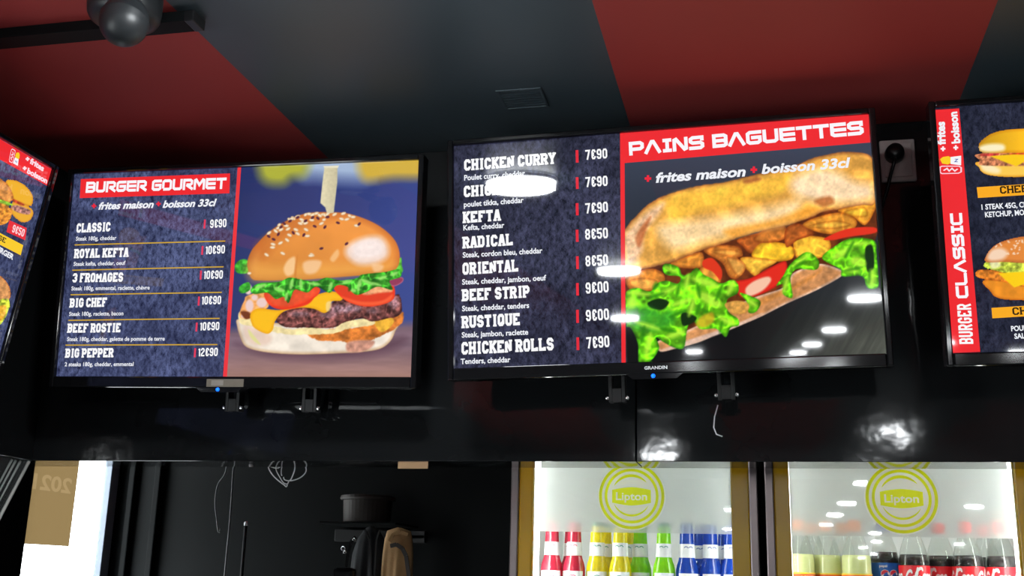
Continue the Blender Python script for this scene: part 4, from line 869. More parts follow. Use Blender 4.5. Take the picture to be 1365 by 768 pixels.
def fridge(label, x0, x1, g0, g1, tube_side):
    cx = (x0+x1)/2
    t = thing('drinks_fridge', label, 'fridge', (cx, FY+0.3, 0), 'glass door drinks fridges')
    L = lambda x, y, z: (x-cx, y-FY-0.3, z)
    yb = FY+0.60; y0 = FY+0.045
    m = MB(); k = 0.03
    m.box(L(x0, y0, 0.08), L(x0+k-.012, yb, 1.98)); m.box(L(x1-k+.012, y0, 0.08), L(x1, yb, 1.98)); m.box(L(x0+k-.012, yb-0.02, 0.08), L(x1-k+.012, yb, 1.98))
    m.box(L(x0+k-.012, y0, 0.08), L(x1-k+.012, yb-.02, 0.28)); m.box(L(x0+k-.012, y0, 1.875), L(x1-k+.012, yb-.02, 1.98))
    m.build('cabinet', M_hood, t, bevel=0.003)
    m = MB(); k2 = k-.012
    m.box(L(x0+k2+.0003, y0+.004, .2803), L(x0+k2+.008, yb-.0203, 1.8747)); m.box(L(x1-k2-.008, y0+.004, .2803), L(x1-k2-.0003, yb-.0203, 1.8747))
    m.box(L(x0+k2+.008, yb-.028, .2803), L(x1-k2-.008, yb-.0203, 1.8747)); m.box(L(x0+k2+.008, y0+.004, .2803), L(x1-k2-.008, yb-.028, .288)); m.box(L(x0+k2+.008, y0+.004, 1.867), L(x1-k2-.008, yb-.028, 1.8747))
    m.build('inner_liner', M_liner, t)
    for i, z in enumerate((0.62, 0.98)+(FSH[label[:4]],)):
        m = MB()
        for yy in np.linspace(y0+.05, yb-.04, 11): m.tube([L(x0+k2+.012, yy, z), L(x1-k2-.012, yy, z)], .0022, 6)
        for xx in (x0+k2+.014, cx, x1-k2-.014): m.tube([L(xx, y0+.045, z-.004), L(xx, yb-.034, z-.004)], .003, 6)
        m.build('wire_shelf', M_wire, t, smooth=True)
    tx = x0+k2+.030 if tube_side < 0 else x1-k2-.030
    m = MB(); m.tube([L(tx, y0+.030, .33), L(tx, y0+.030, 1.86)], .009, 10); m.build('light_tube', M_tube, t, smooth=True)
    m = MB(); m.tube([L(x0+.05, y0+.010, 1.845), L(x1-.05, y0+.010, 1.845)], .006, 10); m.build('light_tube', M_tube2, t, smooth=True)
    ux = x1-k2-.030 if tube_side < 0 else x0+k2+.030
    m = MB(); m.tube([L(ux, y0+.030, .33), L(ux, y0+.030, 1.82)], .009, 10); m.build('light_tube', M_tube2, t, smooth=True)  # extra tube added out of sight behind the trim to brighten the bottles
    # door
    dz0, dz1 = 0.10, 1.86
    m = MB(); a = (g0-x0); 
    al0 = x0+0.020; al1 = x1-0.020
    m.box(L(x0, FY, dz0), L(al0, FY+.042, dz1)); m.box(L(al1, FY, dz0), L(x1, FY+.042, dz1))
    m.box(L(al0, FY, dz0), L(al1, FY+.042, dz0+.05)); m.box(L(al0, FY, dz1-.05), L(al1, FY+.042, dz1))
    door = m.build('door', M_alu, t, bevel=0.003)
    m = MB(); m.box(L(al0+.0002, FY+.006, dz0+.0502), L(g0, FY+.036, dz1-.0502)); m.box(L(g1, FY+.006, dz0+.0502), L(al1-.0002, FY+.036, dz1-.0502))
    m.build('yellow_trim', M_yellow, door, bevel=0.003)
    m = MB(); m.box(L(g0+.0003, FY+.014, dz0+.0503), L(g1-.0003, FY+.020, dz1-.0503)); m.build('glass_pane', M_glass, door)
    bz = 1.619
    m = MB(); hc_ = ((g0+g1)/2+.003, 1.704); rec = (g0+.0006, bz, g1-.0006, dz1-.0506); nh = 48; ins, outr = [], []
    for i in range(nh):
        aa = 2*math.pi*i/nh; ca, sa = math.cos(aa), math.sin(aa); ins.append(L(hc_[0]+.0803*ca, FY+.0205, hc_[1]+.0803*sa))
        tt = min(((rec[2]-hc_[0])/ca if ca > 0 else (rec[0]-hc_[0])/ca) if abs(ca) > 1e-6 else 9, ((rec[3]-hc_[1])/sa if sa > 0 else (rec[1]-hc_[1])/sa) if abs(sa) > 1e-6 else 9)
        outr.append(L(hc_[0]+tt*ca, FY+.0205, hc_[1]+tt*sa))
    m.add(ins+outr, [(i, (i+1) % nh, nh+(i+1) % nh, nh+i) for i in range(nh)])
    for cx2, cz2 in ((rec[0], rec[1]), (rec[2], rec[1]), (rec[2], rec[3]), (rec[0], rec[3])):
        q_ = Vector(L(cx2, FY+.0205, cz2)); near = sorted(range(nh), key=lambda i: (Vector(outr[i])-q_).length)
        for i in range(nh):
            j = (i+1) % nh; A_, B_ = Vector(outr[i]), Vector(outr[j])
            if (abs(A_.x-q_.x) < 1e-6 and abs(B_.z-q_.z) < 1e-6) or (abs(A_.z-q_.z) < 1e-6 and abs(B_.x-q_.x) < 1e-6):
                if (A_-q_).length < .2 and (B_-q_).length < .2: m.add([A_, B_, q_], [(0, 1, 2)])
    m.build('frosted_band', M_frost, door)
    # round lime sticker
    lc = L((g0+g1)/2+0.003, FY+.0138, 1.704); n = 64
    tr = Matrix.Translation(lc) @ Matrix.Rotation(R(90), 4, 'X')
    circ = lambda r, k=n: [(r*math.cos(2*math.pi*i/k), r*math.sin(2*math.pi*i/k)) for i in range(k)]
    lay = [(circ(.0803), 0)]
    for r0, r1, a0, a1 in ((.0705, .0775, 0, 2*math.pi), (.0575, .064, 0, 2*math.pi), (.044, .051, R(42), R(150)), (.043, .048, R(205), R(330))):
        k = 64
        for i in range(k):
            def rp(i, sg):
                aa = a0+(a1-a0)*i/k; th = 1.0 if a1-a0 > 6 else max(.03, math.sin(math.pi*min(i, k)/k))**.6; rr = (r0+r1)/2+sg*(r1-r0)/2*th
                return (rr*math.cos(aa), rr*math.sin(aa))
            lay.append(([rp(i, -1), rp(i, 1), rp(i+1, 1), rp(i+1, -1)], 1))
    xs = np.linspace(-.046, .046, 17)
    lay.append(([(x, -.0225+.0065*abs(x/.046)**1.6) for x in xs]+[(x, .0205-.0065*abs(x/.046)**1.6) for x in xs[::-1]], 1))
    polys, wd = font_text('Lipton', 0.02); k = .074/wd
    for p in polys: lay.append(([(q[0]*k-.037, q[1]*.0185-.0095) for q in p], 0))
    vv, ff = cdt_layers(lay); m = MB()
    for f, mi in ff: m.add([tr @ Vector((vv[i][0], vv[i][1], 0)) for i in f], [tuple(range(len(f)))], mi)
    m.build('round_sticker', [M_logow, M_logoy], door)
    m = MB(); hx = x1-.012 if tube_side < 0 else x0+.012
    m.tube([L(hx, FY-.0005, .85), L(hx, FY-.022, .87), L(hx, FY-.022, 1.25), L(hx, FY-.0005, 1.27)], .007, 8); m.build('handle', M_alu, door, smooth=True)
    m = MB()
    for sx in (x0+.05, x1-.05):
        for yy in (y0+.05, yb-.06): MB().lathe([(.018, 0), (.018, .0799)], 12, mtx=Matrix.Translation(L(sx, yy, 0))).build('foot', M_hood, t)
    return t
BY = 2.815
zt1 = onY(840, 697, BY)[2]; SH1 = zt1-0.25
zt2 = onY(1130, 694, BY)[2]; SH2 = zt2-0.285
FSH = {'left': SH1-.0024, 'righ': SH2-.0024}
fridge('left drinks fridge with bright interior, holding red, yellow, green and blue bottles', -0.605, -0.022, -0.552, -0.083, -1)
fridge('right drinks fridge with bright interior, holding large pale and cola soft drink bottles', -0.006, 0.590, 0.049, 0.532, 1)

# ------------------------------------------------------------------ bottles
def copy_tree(o, parent=None):
    c = o.copy(); COL.objects.link(c)
    if parent: c.parent = parent
    for ch in list(o.children): copy_tree(ch, c)
    return c
M_lab = mat('paper_label_white', (0.82, 0.83, 0.84, 1), 0.5, noise=(40, .05))
ALC = [(.0, 0), (.024, 0), (.0270, .004), (.0274, .01), (.0274, .130), (.0268, .139), (.0245, .150), (.0212, .159), (.0195, .166), (.0185, .18), (.0168, .215), (.0160, .232), (.0150, .2475)]
FRONT = R(-90+12)
def alco(name, glass, liq, ink):
    t = thing(name, 'x', 'bottle', (0, 0, 0), 'colourful small bottles in the left fridge')
    g = translucent_mat(name+'_glass', glass, .45, .08, .10)
    MB().lathe(ALC, 28, cap=False).build('bottle_body', g, t, smooth=True)
    mi = mat(name+'_ink', ink, .5, noise=(30, .1))
    m = MB(); m.lathe([(.0201, .1675), (.0186, .2000)], 28, cap=False)
    for aa in (FRONT-.35, FRONT+.25):
        for q in strip([(.0055*math.cos(a_)-.0, .0055*math.sin(a_)) for a_ in np.linspace(R(20), R(150), 7)], .0011):
            m.add([((.0196)*math.cos(aa+v[0]/.02), (.0196)*math.sin(aa+v[0]/.02), .188+v[1]) for v in q], [(0, 1, 2, 3)], 1)
    m.build('neck_label', [M_lab, mi], t, smooth=True)
    m = MB(); N = 14
    vs = [(0.0278*math.cos(FRONT+a), 0.0278*math.sin(FRONT+a), z) for z in (.04, .130) for a in np.linspace(-1.05, 1.05, N)]
    m.add(vs, [(i, i+1, N+i+1, N+i) for i in range(N-1)])
    for rr in (.006, .0095, .013):
        for q in strip([(rr*math.cos(a_), rr*math.sin(a_)) for a_ in np.linspace(R(10), R(200), 9)], .0011):
            m.add([(.0281*math.cos(FRONT+v[0]/.03), .0281*math.sin(FRONT+v[0]/.03), .108+v[1]) for v in q], [(0, 1, 2, 3)], 1)
    m.build('front_label', [M_lab, mi], t)
    MB().lathe([(.0158, .2405), (.0162, .243), (.0155, .2495), (.0, .25)], 24, cap=False).build('bottle_cap', mat(name+'_cap', tuple(c*.7 for c in ink[:3])+(1,), .35, metal=.5, noise=(30, .1)), t, smooth=True)
    return t
kinds = {
 'red': alco('red_bottle', (0.66, 0.03, 0.075, 1), 0, (0.6, 0.12, 0.2, 1)), 'yellow': alco('yellow_bottle', (0.93, 0.80, 0.02, 1), 0, (0.1, 0.35, 0.25, 1)),
 'green': alco('green_bottle', (0.36, 0.86, 0.02, 1), 0, (0.1, 0.3, 0.25, 1)), 'blue': alco('blue_bottle', (0.015, 0.085, 0.60, 1), 0, (0.1, 0.15, 0.4, 1))}
used = set()
def put(kind, px, Y, label):
    o = kinds[kind]
    if kind in used: o = copy_tree(o)
    used.add(kind); p = onY(px, 735, Y)
    o.location = (p[0], Y, SH1); o.rotation_euler[2] = random.uniform(-.25, .15); o['label'] = label
put('red', 735.7, BY, 'front red bottle at the far left, nearest the glowing side of the left fridge')
put('red', 765.6, BY, 'front red bottle standing next to the first yellow bottle')
put('yellow', 796.2, BY+.005, 'front yellow bottle standing next to the second red bottle')
put('yellow', 826.8, BY, 'front yellow bottle standing next to the first green bottle')
put('green', 853.6, BY+.034, 'front green bottle standing next to the second yellow bottle, below the round sticker')
put('green', 885, BY, 'front green bottle standing next to the first blue bottle')
put('blue', 915.6, BY, 'front blue bottle standing next to the second green bottle')
put('blue', 947.3, BY+.01, 'front blue bottle in the middle of the three front blue ones')
put('blue', 975.5, BY, 'front blue bottle at the far right, partly behind the yellow door trim')
put('blue', 934.5, BY+.085, 'rear blue bottle peeking out between the first two front blue bottles')
put('blue', 966.5, BY+.085, 'rear blue bottle between the middle and last front blue bottles')
put('yellow', 806.5, BY+.085, 'rear yellow bottle mostly hidden behind the first front yellow bottle')
put('yellow', 836.5, BY+.085, 'rear yellow bottle mostly hidden behind the second front yellow bottle')
put('red', 761.5, BY+.085, 'rear red bottle showing between the two front red bottles')

M_pet = clear_mat('pet_plastic', (0.94, 0.96, 0.94, 1), .05, .04, (0.8, 0.85, 0.8, 1))
M_cola = mat('cola', (0.012, 0.006, 0.008, 1), .06, spec=.6, noise=(20, .2))
M_citrus = translucent_mat('citrus_drink', (0.92, 0.95, 0.46, 1), .22, .1, .06)
M_lred = mat('label_red', (0.74, 0.012, 0.022, 1), .35, noise=(20, .06)); M_lwhite = mat('label_ink_white', (0.86, 0.84, 0.84, 1), .4, noise=(30, .04))
M_lor = mat('label_orange', (0.80, 0.13, 0.025, 1), .4, noise=(20, .08)); M_lblue = mat('label_blue', (0.01, 0.13, 0.55, 1), .35, noise=(8, .25)); M_lyel = mat('label_yellow', (0.9, 0.65, 0.03, 1), .4, noise=(20, .05))
PR = .0345; HB = .285
def pet_prof(o=0.0, z1=HB):
    P = [(.024, 0), (.036, .006), (PR, .02), (PR, .188), (.0338, .197), (.0314, .208), (.0270, .226), (.0205, .244), (.0160, .256), (.0138, .263), (.0130, .270)]
    if z1 >= HB: return [(r-o, z) for r, z in P]
    out = []
    for i, (r, z) in enumerate(P):
        if z < z1: out.append((r-o, max(z, .002)))
        else:
            (ra, za), (rb, zb) = P[i-1], P[i]; k = (z1-za)/(zb-za); out.append((ra+(rb-ra)*k-o, z1)); out.append((.0005, z1)); break
    return out
COCA = [  # handwritten capital and small letters as pen lines (unit = x height)
 ('C', [(1.9, 1.45), (1.75, 1.75), (1.3, 1.85), (.7, 1.6), (.3, 1.1), (.2, .6), (.5, .1), (1.1, -.05), (1.8, .3), (2.3, .75)], 2.0),
 ('o', [(.55, 1), (.2, .8), (.1, .4), (.3, .05), (.65, .1), (.85, .5), (.75, .9), (.55, 1), (.8, .95), (1.15, .85)], 1.05),
 ('c', [(.85, .8), (.6, 1), (.2, .8), (.1, .4), (.3, .05), (.7, .1), (1.0, .35)], .95),
 ('a', [(.8, .85), (.5, 1), (.2, .8), (.1, .35), (.3, .05), (.6, .2), (.85, .9), (.8, .3), (.95, .05), (1.2, .3)], 1.15),
 ('l', [(.1, .3), (.55, 1.3), (.6, 2.1), (.35, 2.2), (.25, 1.4), (.3, .3), (.45, .05), (.75, .3)], .75),
 ('-', [(.1, .6), (.6, .65)], .7)]
_cd = {k: (p, w_) for k, p, w_ in COCA}
def script(word):
    x = 0; out = []
    for i, ch in enumerate(word):
        p, w_ = _cd[ch]; q = [(x+a+b*.28, b) for a, b in p]
        out += strip([tuple(v) for v in smooth(q+q[::-1][1:-1], 3)[:3*(len(q)-1)+1]], .17 if ch != 'C' else .22); x += w_
    return out, x
def pet(name, liquid, ztop, lab, capm):
    t = thing(name, 'x', 'bottle', (0, 0, 0), 'large soft drink bottles in the right fridge')
    MB().lathe(pet_prof(), 28, cap=True).build('bottle_shell', M_pet, t, smooth=True)
    MB().lathe(pet_prof(.0012, ztop), 28, cap=True).build('drink', liquid, t, smooth=True)
    m = MB(); mats = lab(m); m.build('label_band', mats, t)
    MB().lathe([(.0150, .2605), (.0150, .282), (.0135, HB), (.0, HB)], 24, cap=False).build('bottle_cap', capm, t, smooth=True)
    return t
def band(m, z0, z1, r=PR+.0006, mi=0):
    m.lathe([(r, z0), (r, z1)], 40, mi, cap=False)
FA = R(-90)
def lab_citrus(m):
    band(m, .10, .1590); band(m, .1585, .1615, PR+.0008, 2)
    for a0 in (FA, FA+2.1, FA-2.1): ring_text(*font_text('AGRUMES', .03), .046, .0085, .1455, PR+.0011, a0, m, 1)
    for a0 in (FA-.85, FA+1.1): ring_text([[(0, 0), (1, 0), (1, 1), (0, 1)]], 1, .012, .018, .134, PR+.0011, a0, m, 3)
    return [M_lor, M_lwhite, M_lyel, M_lyel]
def lab_cola(m):
    band(m, .10, .183)
    p1, w1 = script('Coca'); p2, w2 = script('-Cola')
    for a0 in (FA, FA+2.1, FA-2.1):
        ring_text(p1, w1, .046, .0160, .147, PR+.0011, a0-.42, m, 1); ring_text(p2, w2, .042, .0150, .143, PR+.0011, a0+.88, m, 1)
        for q in strip([(-.04, .141), (-.02, .1435), (0, .1425), (.022, .1395)], .0011):
            m.add([((PR+.0011)*math.cos(a0+v[0]/PR), (PR+.0011)*math.sin(a0+v[0]/PR), v[1]) for v in q], [(0, 1, 2, 3)], 1)
    return [M_lred, M_lwhite]
def lab_pepsi(m):
    band(m, .10, .1885)
    for a0 in (FA-.12, FA+.46):
        n = 24; c = [(.0098*math.cos(2*math.pi*i/n), .0098*math.sin(2*math.pi*i/n)) for i in range(n)]
        f = lambda P, e: [((PR+e)*math.cos(a0+x/PR), (PR+e)*math.sin(a0+x/PR), .163+z) for x, z in P]
        m.add(f(c, .0010), [tuple(range(n))], 1)
        up = [(.0088*math.cos(a), .0088*math.sin(a)) for a in np.linspace(R(20), R(200), 12)]+[(-.003, -.0005), (.003, .0040)]
        m.add(f(up, .0014), [tuple(range(len(up)))], 2)
        lo = [(.0088*math.cos(a), .0088*math.sin(a)) for a in np.linspace(R(225), R(345), 10)]+[(.002, -.0035)]
        m.add(f(lo, .0014), [tuple(range(len(lo)))], 3)
    ring_text(*font_text('pepsi', .02), .018, .0062, .1785, PR+.0011, FA-.22, m, 1)
    ring_text(*font_text('RECYCLE', .03), .042, .0085, .139, PR+.0011, FA+.15, m, 1)
    return [M_lblue, M_lwhite, mat('globe_red', (0.70, 0.02, 0.05, 1), .4, noise=(20, .05)), mat('globe_blue', (0.01, 0.05, 0.35, 1), .4, noise=(20, .05))]
M_caporange = mat('cap_orange', (0.85, 0.22, 0.06, 1), .4, noise=(30, .05)); M_capred = mat('cap_red', (0.7, 0.03, 0.03, 1), .4, noise=(30, .05)); M_capblue = mat('cap_blue', (0.02, 0.12, 0.6, 1), .4, noise=(30, .05))
pk = {'citrus': pet('citrus_drink_bottle', M_citrus, .204, lab_citrus, M_caporange), 'blue': pet('cola_bottle', M_cola, .214, lab_pepsi, M_capblue), 'cola': pet('cola_bottle', M_cola, .208, lab_cola, M_capred)}
pu = set()
def putp(kind, px, Y, rz, label):
    o = pk[kind]
    if kind in pu: o = copy_tree(o)
    pu.add(kind); p = onY(px, 740, Y); o.location = (p[0], Y, SH2); o.rotation_euler[2] = rz; o['label'] = label
putp('citrus', 1066, BY, .6, 'pale yellow drink bottle at the far left of the right fridge, cut by yellow trim')
putp('citrus', 1102, BY+.036, .1, 'pale yellow drink bottle in the middle of the three, orange label')
putp('citrus', 1141, BY, -.1, 'pale yellow drink bottle standing next to the blue labelled cola')
putp('blue', 1179, BY+.044, 0.0, 'cola bottle with bright blue label and two round emblems')
putp('cola', 1217.5, BY, -1.2, 'cola bottle with plain side of its red label, beside the blue labelled one')
putp('cola', 1254, BY+.052, -.05, 'red labelled cola bottle below the right edge of the round sticker')
putp('cola', 1289.5, BY, -.1, 'red labelled cola bottle second from the right end of the front row')
putp('cola', 1334, BY, .1, 'red labelled cola bottle at the far right by the bright fridge wall')
putp('cola', 1314, BY+.115, -.2, 'red labelled cola bottle hidden behind the far right one')
putp('citrus', 1123, BY+.115, .4, 'pale yellow drink bottle in the back row, seen between two front ones')
putp('citrus', 1083, BY+.115, -.4, 'pale yellow drink bottle in the back row, behind the two leftmost front ones')

# ------------------------------------------------------------------ ceiling track and spotlight
m = MB(); m.box((-2.20, 1.700, CZ-.022), (-1.030, 1.745, CZ-.0004))
tr_ = thing('lighting_track', 'slim black lighting track running along the red ceiling panel', 'lighting track', (-1.6, 1.72, CZ-.022))
m = MB(); m.box((-0.60, -.022, 0), (.555, .022, .0216)); m.build('rail', M_matt, tr_, bevel=.001)
m = MB(); m.box((.5552, -.023, -.001), (.575, .023, .0216)); m.build('end_cap', M_plastic, tr_, bevel=.002)
cn = onY(168, 0, 1.63); hc = onY(165, 31, 1.555)
sp = thing('spotlight', 'black rounded ceiling spotlight hanging beside the track on the red panel', 'spotlight', (cn[0], 1.63, CZ))
O_ = Vector((cn[0], 1.63, CZ)); bc = Vector(hc)-O_
m = MB(); m.lathe([(.0, -.056), (.050, -.055), (.060, -.050), (.0645, -.042), (.066, -.030), (.066, -.0004)], 36, cap=False); m.build('canopy', M_spot, sp, smooth=True)
ax = Vector((.06, -.35, -1)).normalized()
m = MB(); m.lathe([(.0, -.0415)]+[(.0415*math.sin(a), -.0415*math.cos(a)) for a in np.linspace(.12, math.pi/2, 10)]+[(.0425, .004), (.0425, .007), (.0410, .009), (.039, .022), (.030, .040), (.0, .044)], 36, mtx=Matrix.Translation(bc) @ aim(-ax), cap=False)
m.build('lamp_head', M_spot, sp, smooth=True)
m = MB(); m.tube([bc+Vector((0, .015, .02)), Vector((0, -.01, -.045))], .014, 12); m.build('swivel_stem', M_spot, sp, smooth=True)

# vent in the black ceiling strip
vx, vy = -0.497, 2.19
vt = thing('ceiling_vent', 'faint dark square grille set in the black ceiling strip', 'vent', (vx, vy, CZ))
m = MB(); z_ = -.003
m.box((-.05, -.05, z_), (.05, -.044, -.0004)); m.box((-.05, .044, z_), (.05, .05, -.0004)); m.box((-.05, -.044, z_), (-.044, .044, -.0004)); m.box((.044, -.044, z_), (.05, .044, -.0004)); m.build('frame', M_cblack, vt, bevel=.0008)
m = MB()
for k in range(7): m.box((-.044, -.040+k*.0118, z_*.8), (.044, -.034+k*.0118, -.0006))
m.build('grille', M_cblack, vt)

# wall socket with plug
so = thing('wall_socket', 'pale square wall socket with black plug, between two televisions', 'socket', (.310, WY-.001, 2.385))
sm_ = MB()
a = .0375; cz_ = .05
sm_.box((-a, -.009, 0), (a, 0, .1)); sm_.build('cover_plate', M_socket, so, bevel=.003)
sm_ = MB(); n = 24
sm_.box((-a+.008, -.012, .010), (a-.008, -.0091, .090)); sm_.build('inner_plate', M_socket, so, bevel=.002)
sm_ = MB(); sm_.lathe([(.021, 0), (.021, .014), (.018, .028), (.010, .032), (0, .032)], 24, mtx=Matrix.Translation((-.008, -.0121, .062)) @ Matrix.Rotation(R(90), 4, 'X'), cap=False)
sm_.build('plug', M_plastic, so, smooth=True)
sm_ = MB(); sm_.tube([(-.008, -.036, .050), (-.012, -.040, .035), (-.02, -.03, .01), (-.028, -.012, -.02), (-.05, -.01, -.08)], .0038, 8); sm_.build('power_cord', M_plastic, so, smooth=True)

# ------------------------------------------------------------------ ceiling lamps through the hall
def lamp(i):
    t = thing('ceiling_lamp', 'round white ceiling lamp mounted on a black ceiling strip', 'ceiling lamp', (0, 0, CZ), 'round ceiling lamps along the hall')
    MB().lathe([(.1035, -.011), (.110, -.010), (.110, -.0004)], 28, cap=False).build('rim', M_white, t, smooth=True)
    MB().lathe([(.0, -.038), (.06, -.037), (.085, -.0345), (.098, -.032), (.1025, -.028), (.1030, -.0095)], 28, cap=False).build('diffuser', M_lamp, t, smooth=True)
    return t
L0 = lamp(0)
spots = [(-.66, 1.36), (-.58, -.87), (-.83, -4.0), (-.47, -10.1), (.81, -2.75), (.92, -6.0), (.92, -8.7), (.90, -10.9), (.9, -13.4),
         (1.86, -16), (2.2, -19.6), (2.2, -23.1), (2.85, -28), (2.8, -32), (-.7, -15.3), (-.7, -22.8), (3.9, -12), (3.9, -20), (2.4, -4.3), (2.4, -9)]
for i, (x, y) in enumerate(spots):
    o = L0 if i == 0 else copy_tree(L0); o.location = (x, y, CZ)

# ------------------------------------------------------------------ left corner: poster on the window, acrylic guard
pa, pb = onX(33, 724, BX), onX(95, 729, BX)
y0, y1, zb, zt_ = WYA+.002, 3.414, 1.578, 1.99
XP = BX-.0105
po = thing('window_poster', 'tan paper poster with mirrored 2021, stuck on the bright window', 'poster', (XP, (y0+y1)/2, zb))
hy_ = (y1-y0)/2
M_poster = translucent_mat('tan_paper', (0.064, 0.0415, 0.0175, 1), .8, .5, .0); M_posterl = translucent_mat('tan_paper_light', (0.084, 0.056, 0.026, 1), .8, .5, .0)
polys, wd = font_text('2021', .03); za = onX(70, 654, BX)[2]-zb; hh = .050; ya, yb_ = onX(45, 650, BX)[1], onX(101, 655, BX)[1]; k = (yb_-ya-.02)/wd
vv, ff = cdt_layers([([(-hy_, 0), (hy_, 0), (hy_, zt_-zb), (-hy_, zt_-zb)], 0)]+[([(yb_-.012-q[0]*k-(y0+y1)/2, za+q[1]*hh) for q in p], 1) for p in polys])
m = MB()
for f, mi in ff: m.add([(0, vv[i][0], vv[i][1]) for i in f], [tuple(range(len(f)))], mi)
m.build('sheet', [M_poster, M_posterl], po)
# acrylic side guard under the left fascia
m = MB(); e0 = Vector((LX-.004, WY-.004, WB-.002)); e1 = Vector(onX(0, 690, LX-.004)); e2 = e0+(e1-e0)*2.2
ag = thing('acrylic_guard', 'clear acrylic side guard with pale slanted edge, under the left fascia', 'sneeze guard', (LX-.004, 1.8, WB-.002))
q = lambda v, dx=0: (v[0]-(LX-.004)+dx, v[1]-1.8, v[2]-(WB-.002))
e3 = Vector((LX-.004, 1.2, e2.z)); e4 = Vector((LX-.004, 1.2, WB-.002))
P5 = [e0, e2, e3, e4]; m.add([q(v) for v in P5]+[q(v, -.005) for v in P5], [(3, 2, 1, 0), (4, 5, 6, 7), (0, 1, 5, 4), (1, 2, 6, 5), (2, 3, 7, 6), (3, 0, 4, 7)])
m.build('acrylic_sheet', M_acry, ag)
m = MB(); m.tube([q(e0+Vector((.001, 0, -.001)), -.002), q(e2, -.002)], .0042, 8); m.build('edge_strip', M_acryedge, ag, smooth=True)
for dy in (.022, .040, .055):  # thin pale rods standing in for light reflections on the sheet
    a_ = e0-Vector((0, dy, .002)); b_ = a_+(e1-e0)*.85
    m = MB(); m.tube([q(a_, -.009), q(b_, -.009)], [.0030, .0016], 6); m.build('reflection_streak', M_acryedge, ag, smooth=True)

# small tan tape across the underside of the fascia, bundle of pale wires
x0, x1 = onY(530, 618, WY)[0], onY(570, 618, WY)[0]
tag(MB().box((x0, WY+.003, WB-.0165), (x1, WY+.0045, WB-.0002)).build('tape_strip', M_tape), 'short strip of tan tape hanging from the lower edge of the black fascia', 'tape')
wy = WY+.15
wb = thing('wire_bundle', 'tangle of pale wires looping below the black fascia', 'wires', (onY(385, 618, wy)[0], wy, WB))
wo = Vector(wb.location)
for pts in (((386, 612), (371, 624), (358, 622), (364, 634), (378, 646), (383, 646)), ((386, 612), (368, 622), (374, 638), (380, 645), (385, 641)), ((388, 612), (393, 622), (391, 632), (386, 640)), ((388, 612), (404, 618), (408, 628), (400, 637), (386, 641), (378, 636)), ((385, 612), (376, 622), (376, 634))):
    V = [Vector(onY(x, y, wy+.004*i)) - wo for i, (x, y) in enumerate(pts)]
    V = [Vector(v) for v in smooth([tuple(v) for v in V], 5)[:5*(len(V)-1)+1]]
    m = MB(); m.tube(V, .0015, 6); m.build('wire', M_wirepale, wb, smooth=True)

# ------------------------------------------------------------------ dark niche: coats, drum, cables, pole
def drape(px_l, px_r, y_top, y_bot, Y, folds, depth, taper=0.0, n=30, nz=26, seed=0, shoulder=0.3):
    """a hanging cloth: closed tube of cloth, folded in waves, narrower at the top"""
    rs = random.Random(seed); ph = [rs.uniform(0, 6) for _ in range(4)]
    a = onY(px_l, y_top, Y); b = onY(px_r, y_top, Y); bot = onY(px_l, y_bot, Y)[2]
    cx_, wz = (a[0]+b[0])/2, (b[0]-a[0])/2; vs = []; N = 2*n
    for j in range(nz+1):
        t = j/nz; z = a[2]+(bot-a[2])*t
        wj = wz*(shoulder+(1-shoulder)*min(1, (t/.12))**.5)*(1+taper*t); dj = depth*(.35+.65*min(1, t/.2)**.5)
        for i in range(N):
            an = 2*math.pi*i/N; c, s_ = math.cos(an), math.sin(an)
            f = 1+.20*math.sin(folds*an+ph[0]+t*1.5)*min(1, t*3)+.10*math.sin((folds*2+1)*an+ph[1]-t*2)*min(1, t*3)
            vs.append((cx_+wj*c*(1+.05*math.sin(5*t+ph[2])), Y+dj*s_*f, z+.012*(1-abs(c))*(1 if t < .1 else 0)))
    fs = [(j*N+i, j*N+(i+1) % N, (j+1)*N+(i+1) % N, (j+1)*N+i) for j in range(nz) for i in range(N)]
    fs += [tuple(range(N)), tuple(range(nz*N+N-1, nz*N-1, -1))]
    o = Vector((cx_, Y, a[2])); m = MB(); m.add([Vector(v)-o for v in vs], fs); return m, o
YJ = 3.38
m, o = drape(513, 551, 708, 1000, YJ, 5, .040, .35, seed=3, shoulder=.8)
ap = thing('tan_jacket', 'tan canvas jacket hanging in the dark niche beside the left fridge', 'jacket', tuple(o))
m.build('cloth_body', M_tan, ap, smooth=True)
# folded collar and a dark strap across it
def ribbon(pts, wd, Y, m_, name, par, org, th=.004):
    V = [Vector(onY(x, y, Y)) for x, y in pts]; mm = MB()
    for i in range(len(V)-1):
        d = (V[i+1]-V[i]).normalized(); s_ = Vector((d.z, 0, -d.x))*wd/2
        vs = [V[i]-s_, V[i]+s_, V[i+1]+s_, V[i+1]-s_]; mm.add([v-org for v in vs]+[v-org+Vector((0, th, 0)) for v in vs], [(0, 1, 2, 3), (7, 6, 5, 4), (0, 4, 5, 1), (1, 5, 6, 2), (2, 6, 7, 3), (3, 7, 4, 0)])
    return mm.build(name, m_, par)
ribbon([(520, 728), (528, 726), (536, 731), (541, 741), (543, 756), (545, 772)], .012, YJ-.056, M_brown, 'strap', ap, o)
ribbon([(519, 722), (524, 712), (534, 709.5), (544, 713)], .010, YJ-.052, M_tan, 'collar', ap, o)
m, o = drape(474, 517, 706, 1010, YJ+.13, 6, .045, .4, seed=8, shoulder=.4)
bj = thing('black_jacket', 'black cloth jacket hanging left of the tan one', 'jacket', tuple(o)); m.build('cloth_body', M_cloth, bj, smooth=True)
ribbon([(486, 706), (492, 720), (494, 745), (495, 775)], .006, YJ+.075, M_cloth, 'lapel', bj, o)
ribbon([(506, 706), (502, 720), (500, 745), (499, 775)], .006, YJ+.075, M_cloth, 'lapel', bj, o)
